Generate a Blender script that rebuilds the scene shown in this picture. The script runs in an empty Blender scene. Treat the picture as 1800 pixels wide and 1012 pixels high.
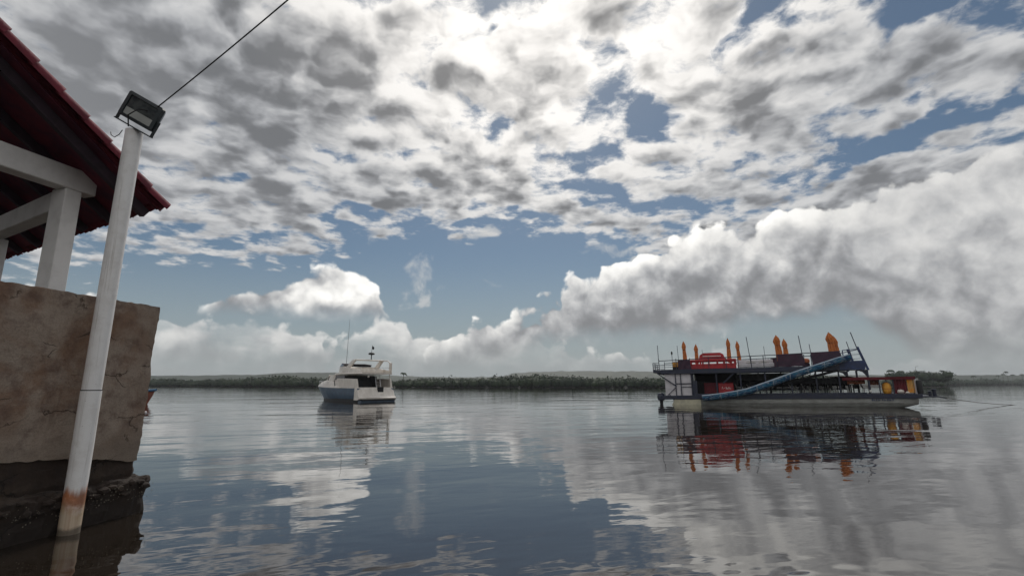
import bpy, bmesh, math, random
import numpy as np
from mathutils import Vector, Matrix, noise as mnoise

random.seed(7)
scene = bpy.context.scene
COL = scene.collection
R = math.radians

# ------------------------------------------------------------------ camera
CAM_H = 1.8
PITCH = 10.85
FPX = 877.0            # focal length in pixels of the 1800 px wide photograph
cam_data = bpy.data.cameras.new("camera")
cam = bpy.data.objects.new("camera", cam_data)
COL.objects.link(cam)
cam.location = (0.0, 0.0, CAM_H)
cam.rotation_euler = (R(90 + PITCH), 0, 0)
cam_data.sensor_width = 36.0
cam_data.lens = FPX / 1800.0 * 36.0
cam_data.clip_start = 0.05
cam_data.clip_end = 20000.0
scene.camera = cam

# ------------------------------------------------------------------ colour management
scene.view_settings.view_transform = 'Standard'
scene.view_settings.look = 'None'
scene.view_settings.gamma = 1.0
scene.view_settings.use_curve_mapping = False
scene.view_settings.exposure = 0.45
scene.cycles.max_bounces = 6
scene.cycles.diffuse_bounces = 3
scene.cycles.glossy_bounces = 3
scene.cycles.transmission_bounces = 4
scene.cycles.transparent_max_bounces = 8
scene.cycles.volume_bounces = 0
scene.cycles.caustics_reflective = False
scene.cycles.caustics_refractive = False
scene.cycles.sample_clamp_indirect = 4.0

# ------------------------------------------------------------------ sun (behind the cloud deck, ahead of the camera)
SUN_AZ, SUN_EL = 5.0, 47.0
sun_data = bpy.data.lights.new("sun", 'SUN')
sun_data.energy = 1.2
sun_data.angle = R(12)
sun_data.color = (1.0, 0.95, 0.88)
sun = bpy.data.objects.new("sun", sun_data)
COL.objects.link(sun)
sun_dir = Vector((math.sin(R(SUN_AZ)) * math.cos(R(SUN_EL)), math.cos(R(SUN_AZ)) * math.cos(R(SUN_EL)), math.sin(R(SUN_EL))))
sun.rotation_euler = sun_dir.to_track_quat('Z', 'Y').to_euler()
sun.location = sun_dir * 50

# ------------------------------------------------------------------ node helper: arithmetic on sockets
class Net:
    def __init__(self, tree):
        self.t = tree
        self.n = tree.nodes
        self.l = tree.links

    def put(self, sock, v):
        if isinstance(v, S):
            self.l.new(v.s, sock)
        elif isinstance(v, (int, float)):
            if sock.type == 'VECTOR':
                sock.default_value = (v, v, v)
            elif sock.type == 'RGBA':
                sock.default_value = (v, v, v, 1)
            else:
                sock.default_value = v
        elif sock.type == 'RGBA':
            sock.default_value = (v[0], v[1], v[2], 1)
        else:
            sock.default_value = v

    def math(self, op, a, b=None, c=None, clamp=False):
        nd = self.n.new('ShaderNodeMath')
        nd.operation = op
        nd.use_clamp = clamp
        self.put(nd.inputs[0], a)
        if b is not None:
            self.put(nd.inputs[1], b)
        if c is not None:
            self.put(nd.inputs[2], c)
        return S(self, nd.outputs[0])

    def vec(self, op, a, b=None, scale=None):
        nd = self.n.new('ShaderNodeVectorMath')
        nd.operation = op
        self.put(nd.inputs[0], a)
        if b is not None:
            self.put(nd.inputs[1], b)
        if scale is not None:
            self.put(nd.inputs['Scale'], scale)
        return S(self, nd.outputs['Value' if op in ('DOT_PRODUCT', 'LENGTH', 'DISTANCE') else 'Vector'])

    def xyz(self, x, y, z):
        nd = self.n.new('ShaderNodeCombineXYZ')
        for i, v in enumerate((x, y, z)):
            self.put(nd.inputs[i], v)
        return S(self, nd.outputs[0])

    def split(self, v):
        nd = self.n.new('ShaderNodeSeparateXYZ')
        self.put(nd.inputs[0], v)
        return [S(self, o) for o in nd.outputs]

    def step(self, x, a, b, lo=0.0, hi=1.0, kind='SMOOTHSTEP'):
        nd = self.n.new('ShaderNodeMapRange')
        nd.interpolation_type = kind
        self.put(nd.inputs['Value'], x)
        for k, v in (('From Min', a), ('From Max', b), ('To Min', lo), ('To Max', hi)):
            self.put(nd.inputs[k], v)
        return S(self, nd.outputs[0])

    def noise(self, v, scale, detail=4, rough=0.5, dist=0.0, lac=2.0, out='Fac', dims='3D'):
        nd = self.n.new('ShaderNodeTexNoise')
        nd.noise_dimensions = dims
        self.put(nd.inputs['Vector'], v)
        for k, x in (('Scale', scale), ('Detail', detail), ('Roughness', rough), ('Distortion', dist), ('Lacunarity', lac)):
            self.put(nd.inputs[k], x)
        return S(self, nd.outputs[out])

    def voronoi(self, v, scale, detail=0, rough=0.5, lac=2.0, feature='F1', smooth=0.6, out='Distance', dims='3D'):
        nd = self.n.new('ShaderNodeTexVoronoi')
        nd.voronoi_dimensions = dims
        nd.feature = feature
        self.put(nd.inputs['Vector'], v)
        nd.inputs['Scale'].default_value = scale
        if 'Detail' in nd.inputs:
            nd.inputs['Detail'].default_value = detail
            nd.inputs['Roughness'].default_value = rough
            nd.inputs['Lacunarity'].default_value = lac
        if feature == 'SMOOTH_F1':
            nd.inputs['Smoothness'].default_value = smooth
        return S(self, nd.outputs[out])

    def mix(self, f, a, b):
        nd = self.n.new('ShaderNodeMix')
        nd.data_type = 'RGBA'
        self.put(nd.inputs[0], f)
        self.put(nd.inputs[6], a)
        self.put(nd.inputs[7], b)
        return S(self, nd.outputs[2])

    def mulc(self, a, b):
        nd = self.n.new('ShaderNodeMix')
        nd.data_type = 'RGBA'
        nd.blend_type = 'MULTIPLY'
        nd.inputs[0].default_value = 1
        self.put(nd.inputs[6], a)
        self.put(nd.inputs[7], b)
        return S(self, nd.outputs[2])

    def ramp(self, f, stops, interp='LINEAR'):
        nd = self.n.new('ShaderNodeValToRGB')
        nd.color_ramp.interpolation = interp
        el = nd.color_ramp.elements
        while len(el) < len(stops):
            el.new(0.5)
        for e, (p, c) in zip(el, stops):
            e.position = p
            e.color = (c, c, c, 1) if isinstance(c, (int, float)) else (c[0], c[1], c[2], 1)
        self.put(nd.inputs[0], f)
        return S(self, nd.outputs[0])

    def curve(self, x, pts, x0, x1, y0, y1):
        """y(x) through pts, by a Float Curve node on normalised axes"""
        nd = self.n.new('ShaderNodeFloatCurve')
        cv = nd.mapping.curves[0]
        P = [((a - x0) / (x1 - x0), (b - y0) / (y1 - y0)) for a, b in pts]
        while len(cv.points) < len(P):
            cv.points.new(0.5, 0.5)
        for p, q in zip(cv.points, P):
            p.location = q
            p.handle_type = 'AUTO_CLAMPED'
        nd.mapping.update()
        self.put(nd.inputs['Value'], (x - x0) * (1.0 / (x1 - x0)))
        return S(self, nd.outputs[0]) * (y1 - y0) + y0


class S:
    def __init__(self, net, s):
        self.net, self.s = net, s
    def __add__(self, o): return self.net.math('ADD', self, o)
    __radd__ = __add__
    def __sub__(self, o): return self.net.math('SUBTRACT', self, o)
    def __rsub__(self, o): return self.net.math('SUBTRACT', o, self)
    def __mul__(self, o): return self.net.math('MULTIPLY', self, o)
    __rmul__ = __mul__
    def __truediv__(self, o): return self.net.math('DIVIDE', self, o)
    def __rtruediv__(self, o): return self.net.math('DIVIDE', o, self)
    def clamp(self): return self.net.math('ADD', self, 0.0, clamp=True)
    def max(self, o): return self.net.math('MAXIMUM', self, o)
    def min(self, o): return self.net.math('MINIMUM', self, o)
    def abs(self): return self.net.math('ABSOLUTE', self)
    def pow(self, o): return self.net.math('POWER', self, o)


# ------------------------------------------------------------------ sky: Nishita blue with two cloud layers in front
def sky_plane(px, py):
    """direction seen at a photo pixel, as (g, h) = (x / y, z / y) of the world direction"""
    a, b = (px - 900.0) / FPX, (506.0 - py) / FPX
    c, s = math.cos(R(PITCH)), math.sin(R(PITCH))
    fy, fz = c - b * s, s + b * c
    return a / fy, fz / fy


world = bpy.data.worlds.new("World")
scene.world = world
world.use_nodes = True
wt = world.node_tree
for nd in list(wt.nodes):
    wt.nodes.remove(nd)
W = Net(wt)
tc = wt.nodes.new('ShaderNodeTexCoord')
D = S(W, tc.outputs['Generated'])
D = W.vec('NORMALIZE', D)
dx, dy, dz = W.split(D)

STR = 0.1
sky = wt.nodes.new('ShaderNodeTexSky')
sky.sky_type = 'NISHITA'
sky.sun_disc = False
sky.sun_elevation = R(SUN_EL)
sky.sun_rotation = R(SUN_AZ)
sky.air_density = 1.0
sky.dust_density = 0.6
sky.ozone_density = 1.6

el = dz.max(0.0)
# thin grey veil over the blue, thicker toward the horizon
blue = W.mulc(S(W, sky.outputs[0]), (0.33, 0.365, 0.375))
blue = W.mix(0.25, blue, (0.72, 1.02, 1.27))
veil = W.step(el, 0.27, 0.0, 0.0, 0.92)
blue = W.mix(veil, blue, (2.3, 2.65, 2.8))

# front window of placed cloud shapes (the part of the sky the photograph shows)
yc = dy.max(0.18)
g = dx / yc
h = dz / yc
front = W.step(dy, 0.2, 0.4)
GH = W.xyz(g, h, 0.0)
warp = W.vec('SUBTRACT', W.noise(D, 5.0, 3, 0.55, out='Color'), (0.5, 0.5, 0.5))
warp2 = W.vec('SUBTRACT', W.noise(D, 16.0, 3, 0.6, out='Color'), (0.5, 0.5, 0.5))
GHw = W.vec('ADD', GH, W.vec('SCALE', warp, scale=0.16))
GHw = W.vec('ADD', GHw, W.vec('SCALE', warp2, scale=0.05))


def blob(px, py, rx, ry, amp, rot=0.0, P=None):
    c = sky_plane(px, py)
    ca, sa = math.cos(R(rot)), math.sin(R(rot))
    e1 = sky_plane(px + 20 * ca, py + 20 * sa)
    k = math.hypot(e1[0] - c[0], e1[1] - c[1]) / 20.0
    a1 = math.atan2(e1[1] - c[1], e1[0] - c[0])
    nd = wt.nodes.new('ShaderNodeMapping')
    nd.vector_type = 'TEXTURE'
    nd.inputs['Location'].default_value = (c[0], c[1], 0)
    nd.inputs['Rotation'].default_value = (0, 0, a1)
    nd.inputs['Scale'].default_value = (rx * k, ry * k, 1)
    W.put(nd.inputs['Vector'], P or GHw)
    ln = W.vec('LENGTH', S(W, nd.outputs[0]))
    return W.step(ln, 1.0, 0.0, 0.0, amp)


def blobs(rows, P=None):
    tot = None
    for r in rows:
        b = blob(*r, P=P)
        tot = b if tot is None else tot + b
    return tot


# sun glow through the deck
sd = W.vec('DOT_PRODUCT', D, tuple(sun_dir))
glow = W.step(sd, 0.82, 0.995) 
wide = W.step(sd, -0.2, 1.0, kind='LINEAR')

# ---- layer 1: broken altocumulus deck on a flat plane overhead
zz = dz.max(0.0) + 0.10
q = W.xyz(dx / zz, dy / zz, 0.0)
qw = W.vec('ADD', q, W.vec('SCALE', warp, scale=0.16))
qw = W.vec('ADD', qw, W.vec('SCALE', warp2, scale=0.05))
SQ = 1.0 / (sun_dir.z + 0.10)
tosun = W.vec('SUBTRACT', (sun_dir.x * SQ, sun_dir.y * SQ, 0.0), q)
off = W.vec('SCALE', W.vec('NORMALIZE', tosun), scale=0.07)

cover = blobs([
    # px, py, rx, ry, amount, rotation
    (150, 60, 620, 380, 1.25), (480, 180, 430, 260, 0.8), (740, 120, 330, 230, 0.7),
    (330, 380, 330, 110, 0.5, 8), (640, 330, 400, 90, 0.7), (880, 300, 190, 120, 0.7),
    (960, 160, 180, 150, 0.6), (1000, 10, 300, 120, 0.6),
    (1220, 250, 130, 80, 0.35, -25), (1350, 240, 110, 80, 0.6, 0), (1440, 110, 220, 90, 0.5, -40), (1680, 100, 260, 90, 0.45, -30),
    (1040, 390, 200, 36, 0.7, 10), (1190, 425, 180, 34, 0.5, -8), (1500, 370, 500, 100, 0.6, -20), (1230, 340, 240, 60, 0.45, 0),
    (1090, 270, 180, 80, 0.45, 30), (1200, 60, 180, 140, 0.35, 0), (1090, 90, 120, 120, 0.4, 0), (1450, 150, 620, 280, 0.60, 0),
    # gaps
    (1155, 190, 80, 55, -0.9, 60), (1280, 75, 120, 36, -0.7, -55), (1090, 345, 80, 36, -0.5, 20),
    (1590, 15, 140, 45, -0.9, -10), (1660, 215, 220, 36, -0.9, -22), (1490, 280, 140, 34, -0.8, -22), (1620, 160, 60, 30, -0.4, -50),
    (830, 500, 520, 96, -1.9, 0), (1000, 455, 120, 50, -0.7, 0), (640, 372, 260, 40, 0.5, 0), (860, 350, 200, 50, 0.5, 0), (330, 480, 220, 45, -0.9, 4), (600, 374, 170, 20, -0.8, 4), (410, 300, 40, 22, -0.6),
    (860, 40, 22, 16, -0.6),
])
cover = (cover * front + (1.0 - front) * 0.75).min(0.98)
fine_w = W.noise(D, 24.0, 6, 0.62, dist=0.3)
low = W.step(h, 0.25, 0.16)                     # the deck ends above the low cumulus
L0 = W.noise(qw, 5.6, 9, 0.60)
L1 = W.noise(W.vec('ADD', qw, off), 5.6, 4, 0.52)
B0 = W.noise(q, 2.4, 2, 0.5)
cell = W.voronoi(W.vec('ADD', qw, W.vec('SCALE', warp2, scale=0.10)), 6.0, 1.0, 0.5, 2.3, 'SMOOTH_F1', 0.5, dims='2D')
lump = (L0 - 0.5) * 4.6 + (B0 - 0.5) * 1.6 + (0.42 - cell) * 0.5
thick = lump * 0.80 + cover - 0.05 - low * 0.9
a1 = W.step(thick, -0.26, 0.38)
relief1 = (L0 - L1)
dens = thick + (0.42 - cell) * 0.7 - relief1 * 3.6 - glow * 0.34
tone = W.step(dens, -0.36, 1.18)                 # thick parts are grey seen against the light
lo_ = 0.085 + glow * 0.10 + (1.0 - wide) * 0.36
halo = W.step(sd, 0.60, 0.99)
hi_ = 0.40 + halo * 0.09 + glow * 0.34 + (1.0 - wide) * 0.22
bright = hi_ + (lo_ - hi_) * tone
ccol = W.mix(W.step(bright, 0.15, 0.7), (0.96, 0.985, 1.03), (1.0, 0.985, 0.96))
ccol = W.mix(glow * 0.6, ccol, (1.0, 0.955, 0.90))
cloud1 = W.mulc(ccol, W.xyz(bright * 10, bright * 10, bright * 10))
puffs = blobs([(852, 414, 34, 22, 1.0), (735, 498, 90, 60, 0.5, -35), (745, 532, 50, 12, 0.6), (880, 505, 60, 16, 0.45), (820, 510, 24, 18, 0.4), (640, 430, 50, 12, 0.3), (1105, 432, 110, 14, 0.8, -6)])
wisp = W.step(puffs + (fine_w - 0.5) * 2.2, 0.30, 0.95) * W.step(puffs, 0.0, 0.2) * front
out = W.mix(a1 * 0.97, blue, cloud1)
out = W.mix(wisp * 0.65, out, (4.6, 4.6, 4.55))

# ---- layer 2: low cumulus banks standing on the horizon
def gpx(px, py):
    return sky_plane(px, py)


def bumps(p):
    v = W.voronoi(p, 8.0, 1.0, 0.5, 2.6, 'SMOOTH_F1', 0.25)
    v2 = W.voronoi(p, 19.0, 1.0, 0.5, 2.3, 'SMOOTH_F1', 0.2)
    n = W.noise(p, 10.0, 8, 0.62)
    return (1.0 - v) * 0.55 + (0.5 - v2) * 0.42 + n * 0.7


Dw = W.vec('ADD', D, W.vec('SCALE', warp2, scale=0.03))
b0 = bumps(Dw)
b1 = bumps(W.vec('ADD', Dw, (-0.011, 0.0, 0.026)))
relief = b0 - b1
broad = W.noise(D, 6.0, 4, 0.5)
broad2 = W.noise(W.xyz(dx, dy, dz * 2.2), 8.0, 4, 0.55)
fine = W.noise(Dw, 26.0, 6, 0.6)


def bank(top, base, amp, soft_base, x0, x1, wob=1.2):
    T = [gpx(*p) for p in top]
    B = [gpx(*p) for p in base]
    gx0, gx1 = gpx(x0, 600)[0], gpx(x1, 600)[0]
    ht = W.curve(g, T, gx0, gx1, -0.1, 1.2)
    hb = W.curve(g, B, gx0, gx1, -0.1, 1.2)
    up = ht - h + (fine - 0.5) * 0.030 + (b0 - 0.65) * amp + (broad - 0.5) * amp * wob
    dn = h - hb + (b0 - 0.72) * amp * 0.3
    return up, dn, soft_base


def paint(out, up, dn, soft, grey, white, dense=0.96, depth=0.12, rimw=0.05, rel=1.1, fuzz=0.014, fade=None, thin=0.0):
    a = W.step(up, 0.0, fuzz) * W.step(dn, -soft, soft) * front * dense
    if thin:
        a = a * W.step(broad2, 0.36, 0.58, thin, 1.0)
    rim = W.step(up, rimw, 0.0)
    if fade:
        f = W.step(g, fade[0], fade[1], 1.0, 0.35)
        rim = rim * f
    body = W.step(dn + (broad - 0.5) * 0.34, 0.0, depth)
    t = body * 0.48 + (fine - 0.5) * 0.80 + rim * 0.30 + relief * rel * (0.55 + rim * 0.45)
    t = W.step(t, -0.20, 0.95)
    if fade:
        t = t * (0.42 + 0.58 * f)
    val = grey + (white - grey) * t
    c = W.mix(W.step(val, 0.15, 0.7), (0.97, 0.985, 1.02), (1.0, 0.985, 0.95))
    c = W.mulc(c, W.xyz(val * 10, val * 10, val * 10))
    return W.mix(a, out, c)


low_bank = bank([(-400, 560), (0, 470), (120, 500), (215, 480), (290, 535), (420, 500), (520, 550), (590, 580), (640, 560), (690, 525), (770, 580), (850, 575), (920, 545), (1100, 590), (1300, 585), (1500, 590), (1650, 560), (1800, 540), (2300, 520)],
                [(-400, 700), (2300, 700)], 0.15, 0.10, -400, 2300)
out = paint(out, *low_bank, 0.25, 0.62, 0.90, 0.16, 0.04, 2.0, 0.018, None, 0.30)
left_bank = bank([(-400, 900), (250, 900), (310, 600), (360, 515), (420, 482), (500, 462), (540, 444), (580, 438), (620, 455), (655, 485), (695, 550), (730, 660), (800, 900), (2300, 900)],
                 [(-400, 550), (400, 552), (560, 556), (660, 560), (2300, 556)], 0.085, 0.022, -400, 2300)
out = paint(out, *left_bank, 0.20, 0.86, 0.97, 0.11, 0.035, 1.9)
right_bank = bank([(-400, 1200), (690, 1200), (730, 660), (790, 575), (860, 548), (930, 515), (1010, 462), (1060, 436), (1130, 425), (1180, 400), (1250, 380), (1330, 362), (1450, 335), (1600, 300), (1700, 262), (1800, 225), (2300, 60)],
                  [(-400, 660), (820, 650), (950, 612), (1060, 604), (1250, 588), (1400, 560), (1480, 556), (1560, 600), (1650, 660), (1800, 690), (2300, 690)], 0.13, 0.024, -400, 2300, 0.6)
out = paint(out, *right_bank, 0.18, 0.84, 0.97, 0.28, 0.085, 1.15, 0.014, (gpx(1330, 500)[0], gpx(1600, 500)[0]))

# horizon haze in front of everything
hz = W.step(el, 0.11, 0.0, 0.0, 0.75)
out = W.mix(hz, out, (2.5, 2.75, 2.75))
bg = wt.nodes.new('ShaderNodeBackground')
bg.inputs['Strength'].default_value = STR
W.put(bg.inputs['Color'], out)
wo = wt.nodes.new('ShaderNodeOutputWorld')
wt.links.new(bg.outputs[0], wo.inputs[0])
world.cycles.sampling_method = 'MANUAL'
world.cycles.sample_map_resolution = 512

# ------------------------------------------------------------------ mesh and object helpers
class MB:
    """collects faces; build() links them as one mesh object"""
    def __init__(self):
        self.v, self.f, self.sm = [], [], []

    def add(self, verts, faces, smooth=False):
        o = len(self.v)
        self.v += [tuple(p) for p in verts]
        self.f += [tuple(i + o for i in q) for q in faces]
        self.sm += [smooth] * len(faces)
        return self

    def box(self, x0, x1, y0, y1, z0, z1, M=None, bev=0.0):
        if bev > 0:
            b = min(bev, abs(x1 - x0) * .45, abs(y1 - y0) * .45, abs(z1 - z0) * .45)
            bm = bmesh.new()
            bmesh.ops.create_cube(bm, size=1.0)
            for q in bm.verts:
                q.co = Vector(((x0 + x1) / 2 + q.co.x * (x1 - x0), (y0 + y1) / 2 + q.co.y * (y1 - y0), (z0 + z1) / 2 + q.co.z * (z1 - z0)))
            bmesh.ops.bevel(bm, geom=list(bm.edges), offset=b, segments=1, affect='EDGES')
            bm.verts.index_update()
            P = [q.co.copy() for q in bm.verts]
            Fc = [[q.index for q in f.verts] for f in bm.faces]
            bm.free()
        else:
            P = [Vector(p) for p in ((x0, y0, z0), (x1, y0, z0), (x1, y1, z0), (x0, y1, z0), (x0, y0, z1), (x1, y0, z1), (x1, y1, z1), (x0, y1, z1))]
            Fc = [(0, 3, 2, 1), (4, 5, 6, 7), (0, 1, 5, 4), (1, 2, 6, 5), (2, 3, 7, 6), (3, 0, 4, 7)]
        if M is not None:
            P = [M @ p for p in P]
        return self.add(P, Fc)

    def beam(self, a, b, w, h, up=(0, 0, 1), bev=0.0):
        a, b = Vector(a), Vector(b)
        d = (b - a)
        L = d.length
        d.normalize()
        s = d.cross(Vector(up))
        if s.length < 1e-4:
            s = d.cross(Vector((1, 0, 0)))
        s.normalize()
        t = s.cross(d)
        M = Matrix(((d.x, s.x, t.x, a.x), (d.y, s.y, t.y, a.y), (d.z, s.z, t.z, a.z), (0, 0, 0, 1)))
        return self.box(0, L, -w / 2, w / 2, -h / 2, h / 2, M, bev)

    def tube(self, pts, r, seg=8, cap=True, smooth=True):
        pts = [Vector(p) for p in pts]
        rs = r if isinstance(r, (list, tuple)) else [r] * len(pts)
        V, Fc = [], []
        prev = None
        for i, p in enumerate(pts):
            d = (pts[min(i + 1, len(pts) - 1)] - pts[max(i - 1, 0)])
            d.normalize()
            ref = prev if prev is not None else (Vector((0, 0, 1)) if abs(d.z) < 0.9 else Vector((1, 0, 0)))
            s = d.cross(ref)
            if s.length < 1e-5:
                s = d.cross(Vector((0, 1, 0)))
            s.normalize()
            t = s.cross(d)
            prev = t
            for k in range(seg):
                a = 2 * math.pi * k / seg
                V.append(p + (s * math.cos(a) + t * math.sin(a)) * rs[i])
        for i in range(len(pts) - 1):
            for k in range(seg):
                k2 = (k + 1) % seg
                Fc.append((i * seg + k, i * seg + k2, (i + 1) * seg + k2, (i + 1) * seg + k))
        self.add(V, Fc, smooth)
        if cap:
            n = len(pts)
            self.add(V[:seg], [tuple(range(seg))])
            self.add(V[(n - 1) * seg:], [tuple(reversed(range(seg)))])
        return self

    def lathe(self, prof, seg=16, c=(0, 0, 0), ripple=None, smooth=True, M=None):
        V, Fc = [], []
        for i, (r, z) in enumerate(prof):
            for k in range(seg):
                a = 2 * math.pi * k / seg
                rr = r * (1 + (ripple(a, z) if ripple else 0))
                p = Vector((c[0] + rr * math.cos(a), c[1] + rr * math.sin(a), c[2] + z))
                V.append(M @ p if M is not None else p)
        n = len(prof)
        for i in range(n - 1):
            for k in range(seg):
                k2 = (k + 1) % seg
                Fc.append((i * seg + k, i * seg + k2, (i + 1) * seg + k2, (i + 1) * seg + k))
        self.add(V, Fc, smooth)
        self.add(V[:seg], [tuple(reversed(range(seg)))])
        self.add(V[(n - 1) * seg:], [tuple(range(seg))])
        return self

    def prism(self, poly, d0, d1, fn):
        """poly of (u, v); fn(u, v, d) -> point"""
        n = len(poly)
        V = [fn(u, v, d0) for u, v in poly] + [fn(u, v, d1) for u, v in poly]
        Fc = [tuple(range(n)), tuple(reversed(range(n, 2 * n)))]
        for i in range(n):
            j = (i + 1) % n
            Fc.append((i, i + n, j + n, j))
        return self.add(V, Fc)

    def loft(self, secs, close=False, cap=True, smooth=True):
        m = len(secs[0])
        V = [p for s in secs for p in s]
        Fc = []
        for i in range(len(secs) - 1):
            for k in range(m if close else m - 1):
                k2 = (k + 1) % m
                Fc.append((i * m + k, i * m + k2, (i + 1) * m + k2, (i + 1) * m + k))
        self.add(V, Fc, smooth)
        if cap:
            self.add(secs[0], [tuple(reversed(range(m)))])
            self.add(secs[-1], [tuple(range(m))])
        return self

    def build(self, name, mat=None, parent=None, fix=True, bevel=0.0, auto=True):
        me = bpy.data.meshes.new(name)
        me.from_pydata([tuple(p) for p in self.v], [], self.f)
        me.polygons.foreach_set('use_smooth', self.sm)
        if fix:
            bm = bmesh.new()
            bm.from_mesh(me)
            bmesh.ops.remove_doubles(bm, verts=bm.verts, dist=1e-5)
            bmesh.ops.recalc_face_normals(bm, faces=bm.faces)
            bm.to_mesh(me)
            bm.free()
        if any(self.sm):
            me.set_sharp_from_angle(angle=R(48))
        if mat:
            me.materials.append(mat)
        o = bpy.data.objects.new(name, me)
        COL.objects.link(o)
        if parent is not None:
            o.parent = parent
        return o


def thing(name, label, cat, M=None, group=None):
    o = bpy.data.objects.new(name, None)
    o.empty_display_size = 0.2
    COL.objects.link(o)
    if M is not None:
        o.matrix_world = M
    return tag(o, label, cat, group)


def tag(o, label, cat, group=None, kind=None):
    o['label'] = label
    if cat:
        o['category'] = cat
    if group:
        o['group'] = group
    if kind:
        o['kind'] = kind
    return o


def struct(o, label=None):
    o['kind'] = 'structure'
    if label:
        o['label'] = label
    return o


def copy_tree(o, M, label, group=None):
    kids = {}
    for x in bpy.data.objects:
        if x.parent is not None:
            kids.setdefault(x.parent.name, []).append(x)

    def rec(src, parent):
        c = src.copy()
        COL.objects.link(c)
        c.parent = parent
        for k in kids.get(src.name, []):
            rec(k, c)
        return c
    r = rec(o, None)
    r.matrix_world = M
    r['label'] = label
    if group:
        r['group'] = group
    return r


# ------------------------------------------------------------------ materials
def material(name, col, rough=0.6, col2=None, scale=3.0, detail=5, lo=0.35, hi=0.65, bump=0.0, bscale=None, metallic=0.0, spec=0.5, stretch=None):
    m = bpy.data.materials.new(name)
    m.use_nodes = True
    t = m.node_tree
    b = t.nodes['Principled BSDF']
    b.inputs['Roughness'].default_value = rough
    b.inputs['Metallic'].default_value = metallic
    b.inputs['Specular IOR Level'].default_value = spec
    N = Net(t)
    tcn = t.nodes.new('ShaderNodeTexCoord')
    P = S(N, tcn.outputs['Object'])
    if stretch:
        P = N.vec('MULTIPLY', P, stretch)
    col2 = col2 or tuple(c * 0.8 for c in col)
    f = N.step(N.noise(P, scale, detail, 0.6), lo, hi)
    c = N.mix(f, col, col2)
    N.put(b.inputs['Base Color'], c)
    if bump > 0:
        bn = t.nodes.new('ShaderNodeBump')
        bn.inputs['Strength'].default_value = 1.0
        bn.inputs['Distance'].default_value = bump
        N.put(bn.inputs['Height'], N.noise(P, bscale or scale * 6, 6, 0.6))
        t.links.new(bn.outputs[0], b.inputs['Normal'])
    return m


M_white = material('white_gelcoat', (0.74, 0.69, 0.63), 0.35, (0.62, 0.57, 0.51), 2.0, stretch=(1, 1, 0.4))
M_paint_white = material('white_masonry_paint', (0.80, 0.785, 0.77), 0.75, (0.68, 0.665, 0.65), 4.0, 7, 0.4, 0.75, bump=0.004, bscale=18)
M_blue_hull = material('blue_hull_paint', (0.075, 0.125, 0.185), 0.3, (0.055, 0.09, 0.14), 1.5)
M_black = material('black_rubber', (0.012, 0.012, 0.014), 0.6)
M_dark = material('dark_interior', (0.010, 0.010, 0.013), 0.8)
M_navy = material('navy_steel_paint', (0.012, 0.018, 0.045), 0.5, (0.02, 0.024, 0.04), 4.0)
M_navy2 = material('blue_steel_paint', (0.020, 0.045, 0.14), 0.5, (0.018, 0.03, 0.08), 3.0)
M_glass = material('tinted_glass', (0.02, 0.022, 0.028), 0.06)
M_steel = material('stainless_steel', (0.55, 0.55, 0.56), 0.3, metallic=0.9)
M_orange = material('orange_canvas', (0.66, 0.22, 0.05), 0.85, (0.36, 0.095, 0.028), 7.0, stretch=(3, 3, 0.7))
M_yellow = material('yellow_plastic', (0.75, 0.38, 0.04), 0.6, (0.55, 0.22, 0.03), 3.0)
M_red = material('red_plastic', (0.46, 0.020, 0.028), 0.5, (0.30, 0.015, 0.02), 3.0)
M_maroon = material('maroon_cloth', (0.13, 0.010, 0.018), 0.85, (0.08, 0.008, 0.014), 3.0)
M_purple = material('dark_purple_tarpaulin', (0.055, 0.020, 0.040), 0.75, (0.035, 0.018, 0.035), 4.0, bump=0.02, bscale=5)
M_hull_grey = material('weathered_white_hull', (0.42, 0.43, 0.41), 0.55, (0.27, 0.27, 0.25), 1.6, 6, 0.3, 0.7, stretch=(1, 1, 3))
M_cream = material('cream_hull', (0.55, 0.52, 0.38), 0.55, (0.42, 0.40, 0.30), 2.0)
M_panel = material('white_wall_panel', (0.62, 0.60, 0.62), 0.6, (0.52, 0.50, 0.52), 2.0)
M_greytarp = material('grey_tarpaulin', (0.20, 0.20, 0.19), 0.8, (0.12, 0.12, 0.11), 2.5, bump=0.03, bscale=3)
M_chair = material('white_plastic', (0.78, 0.77, 0.74), 0.45)
M_wood = material('brown_planks', (0.16, 0.07, 0.04), 0.7, (0.09, 0.04, 0.025), 5.0)

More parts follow.
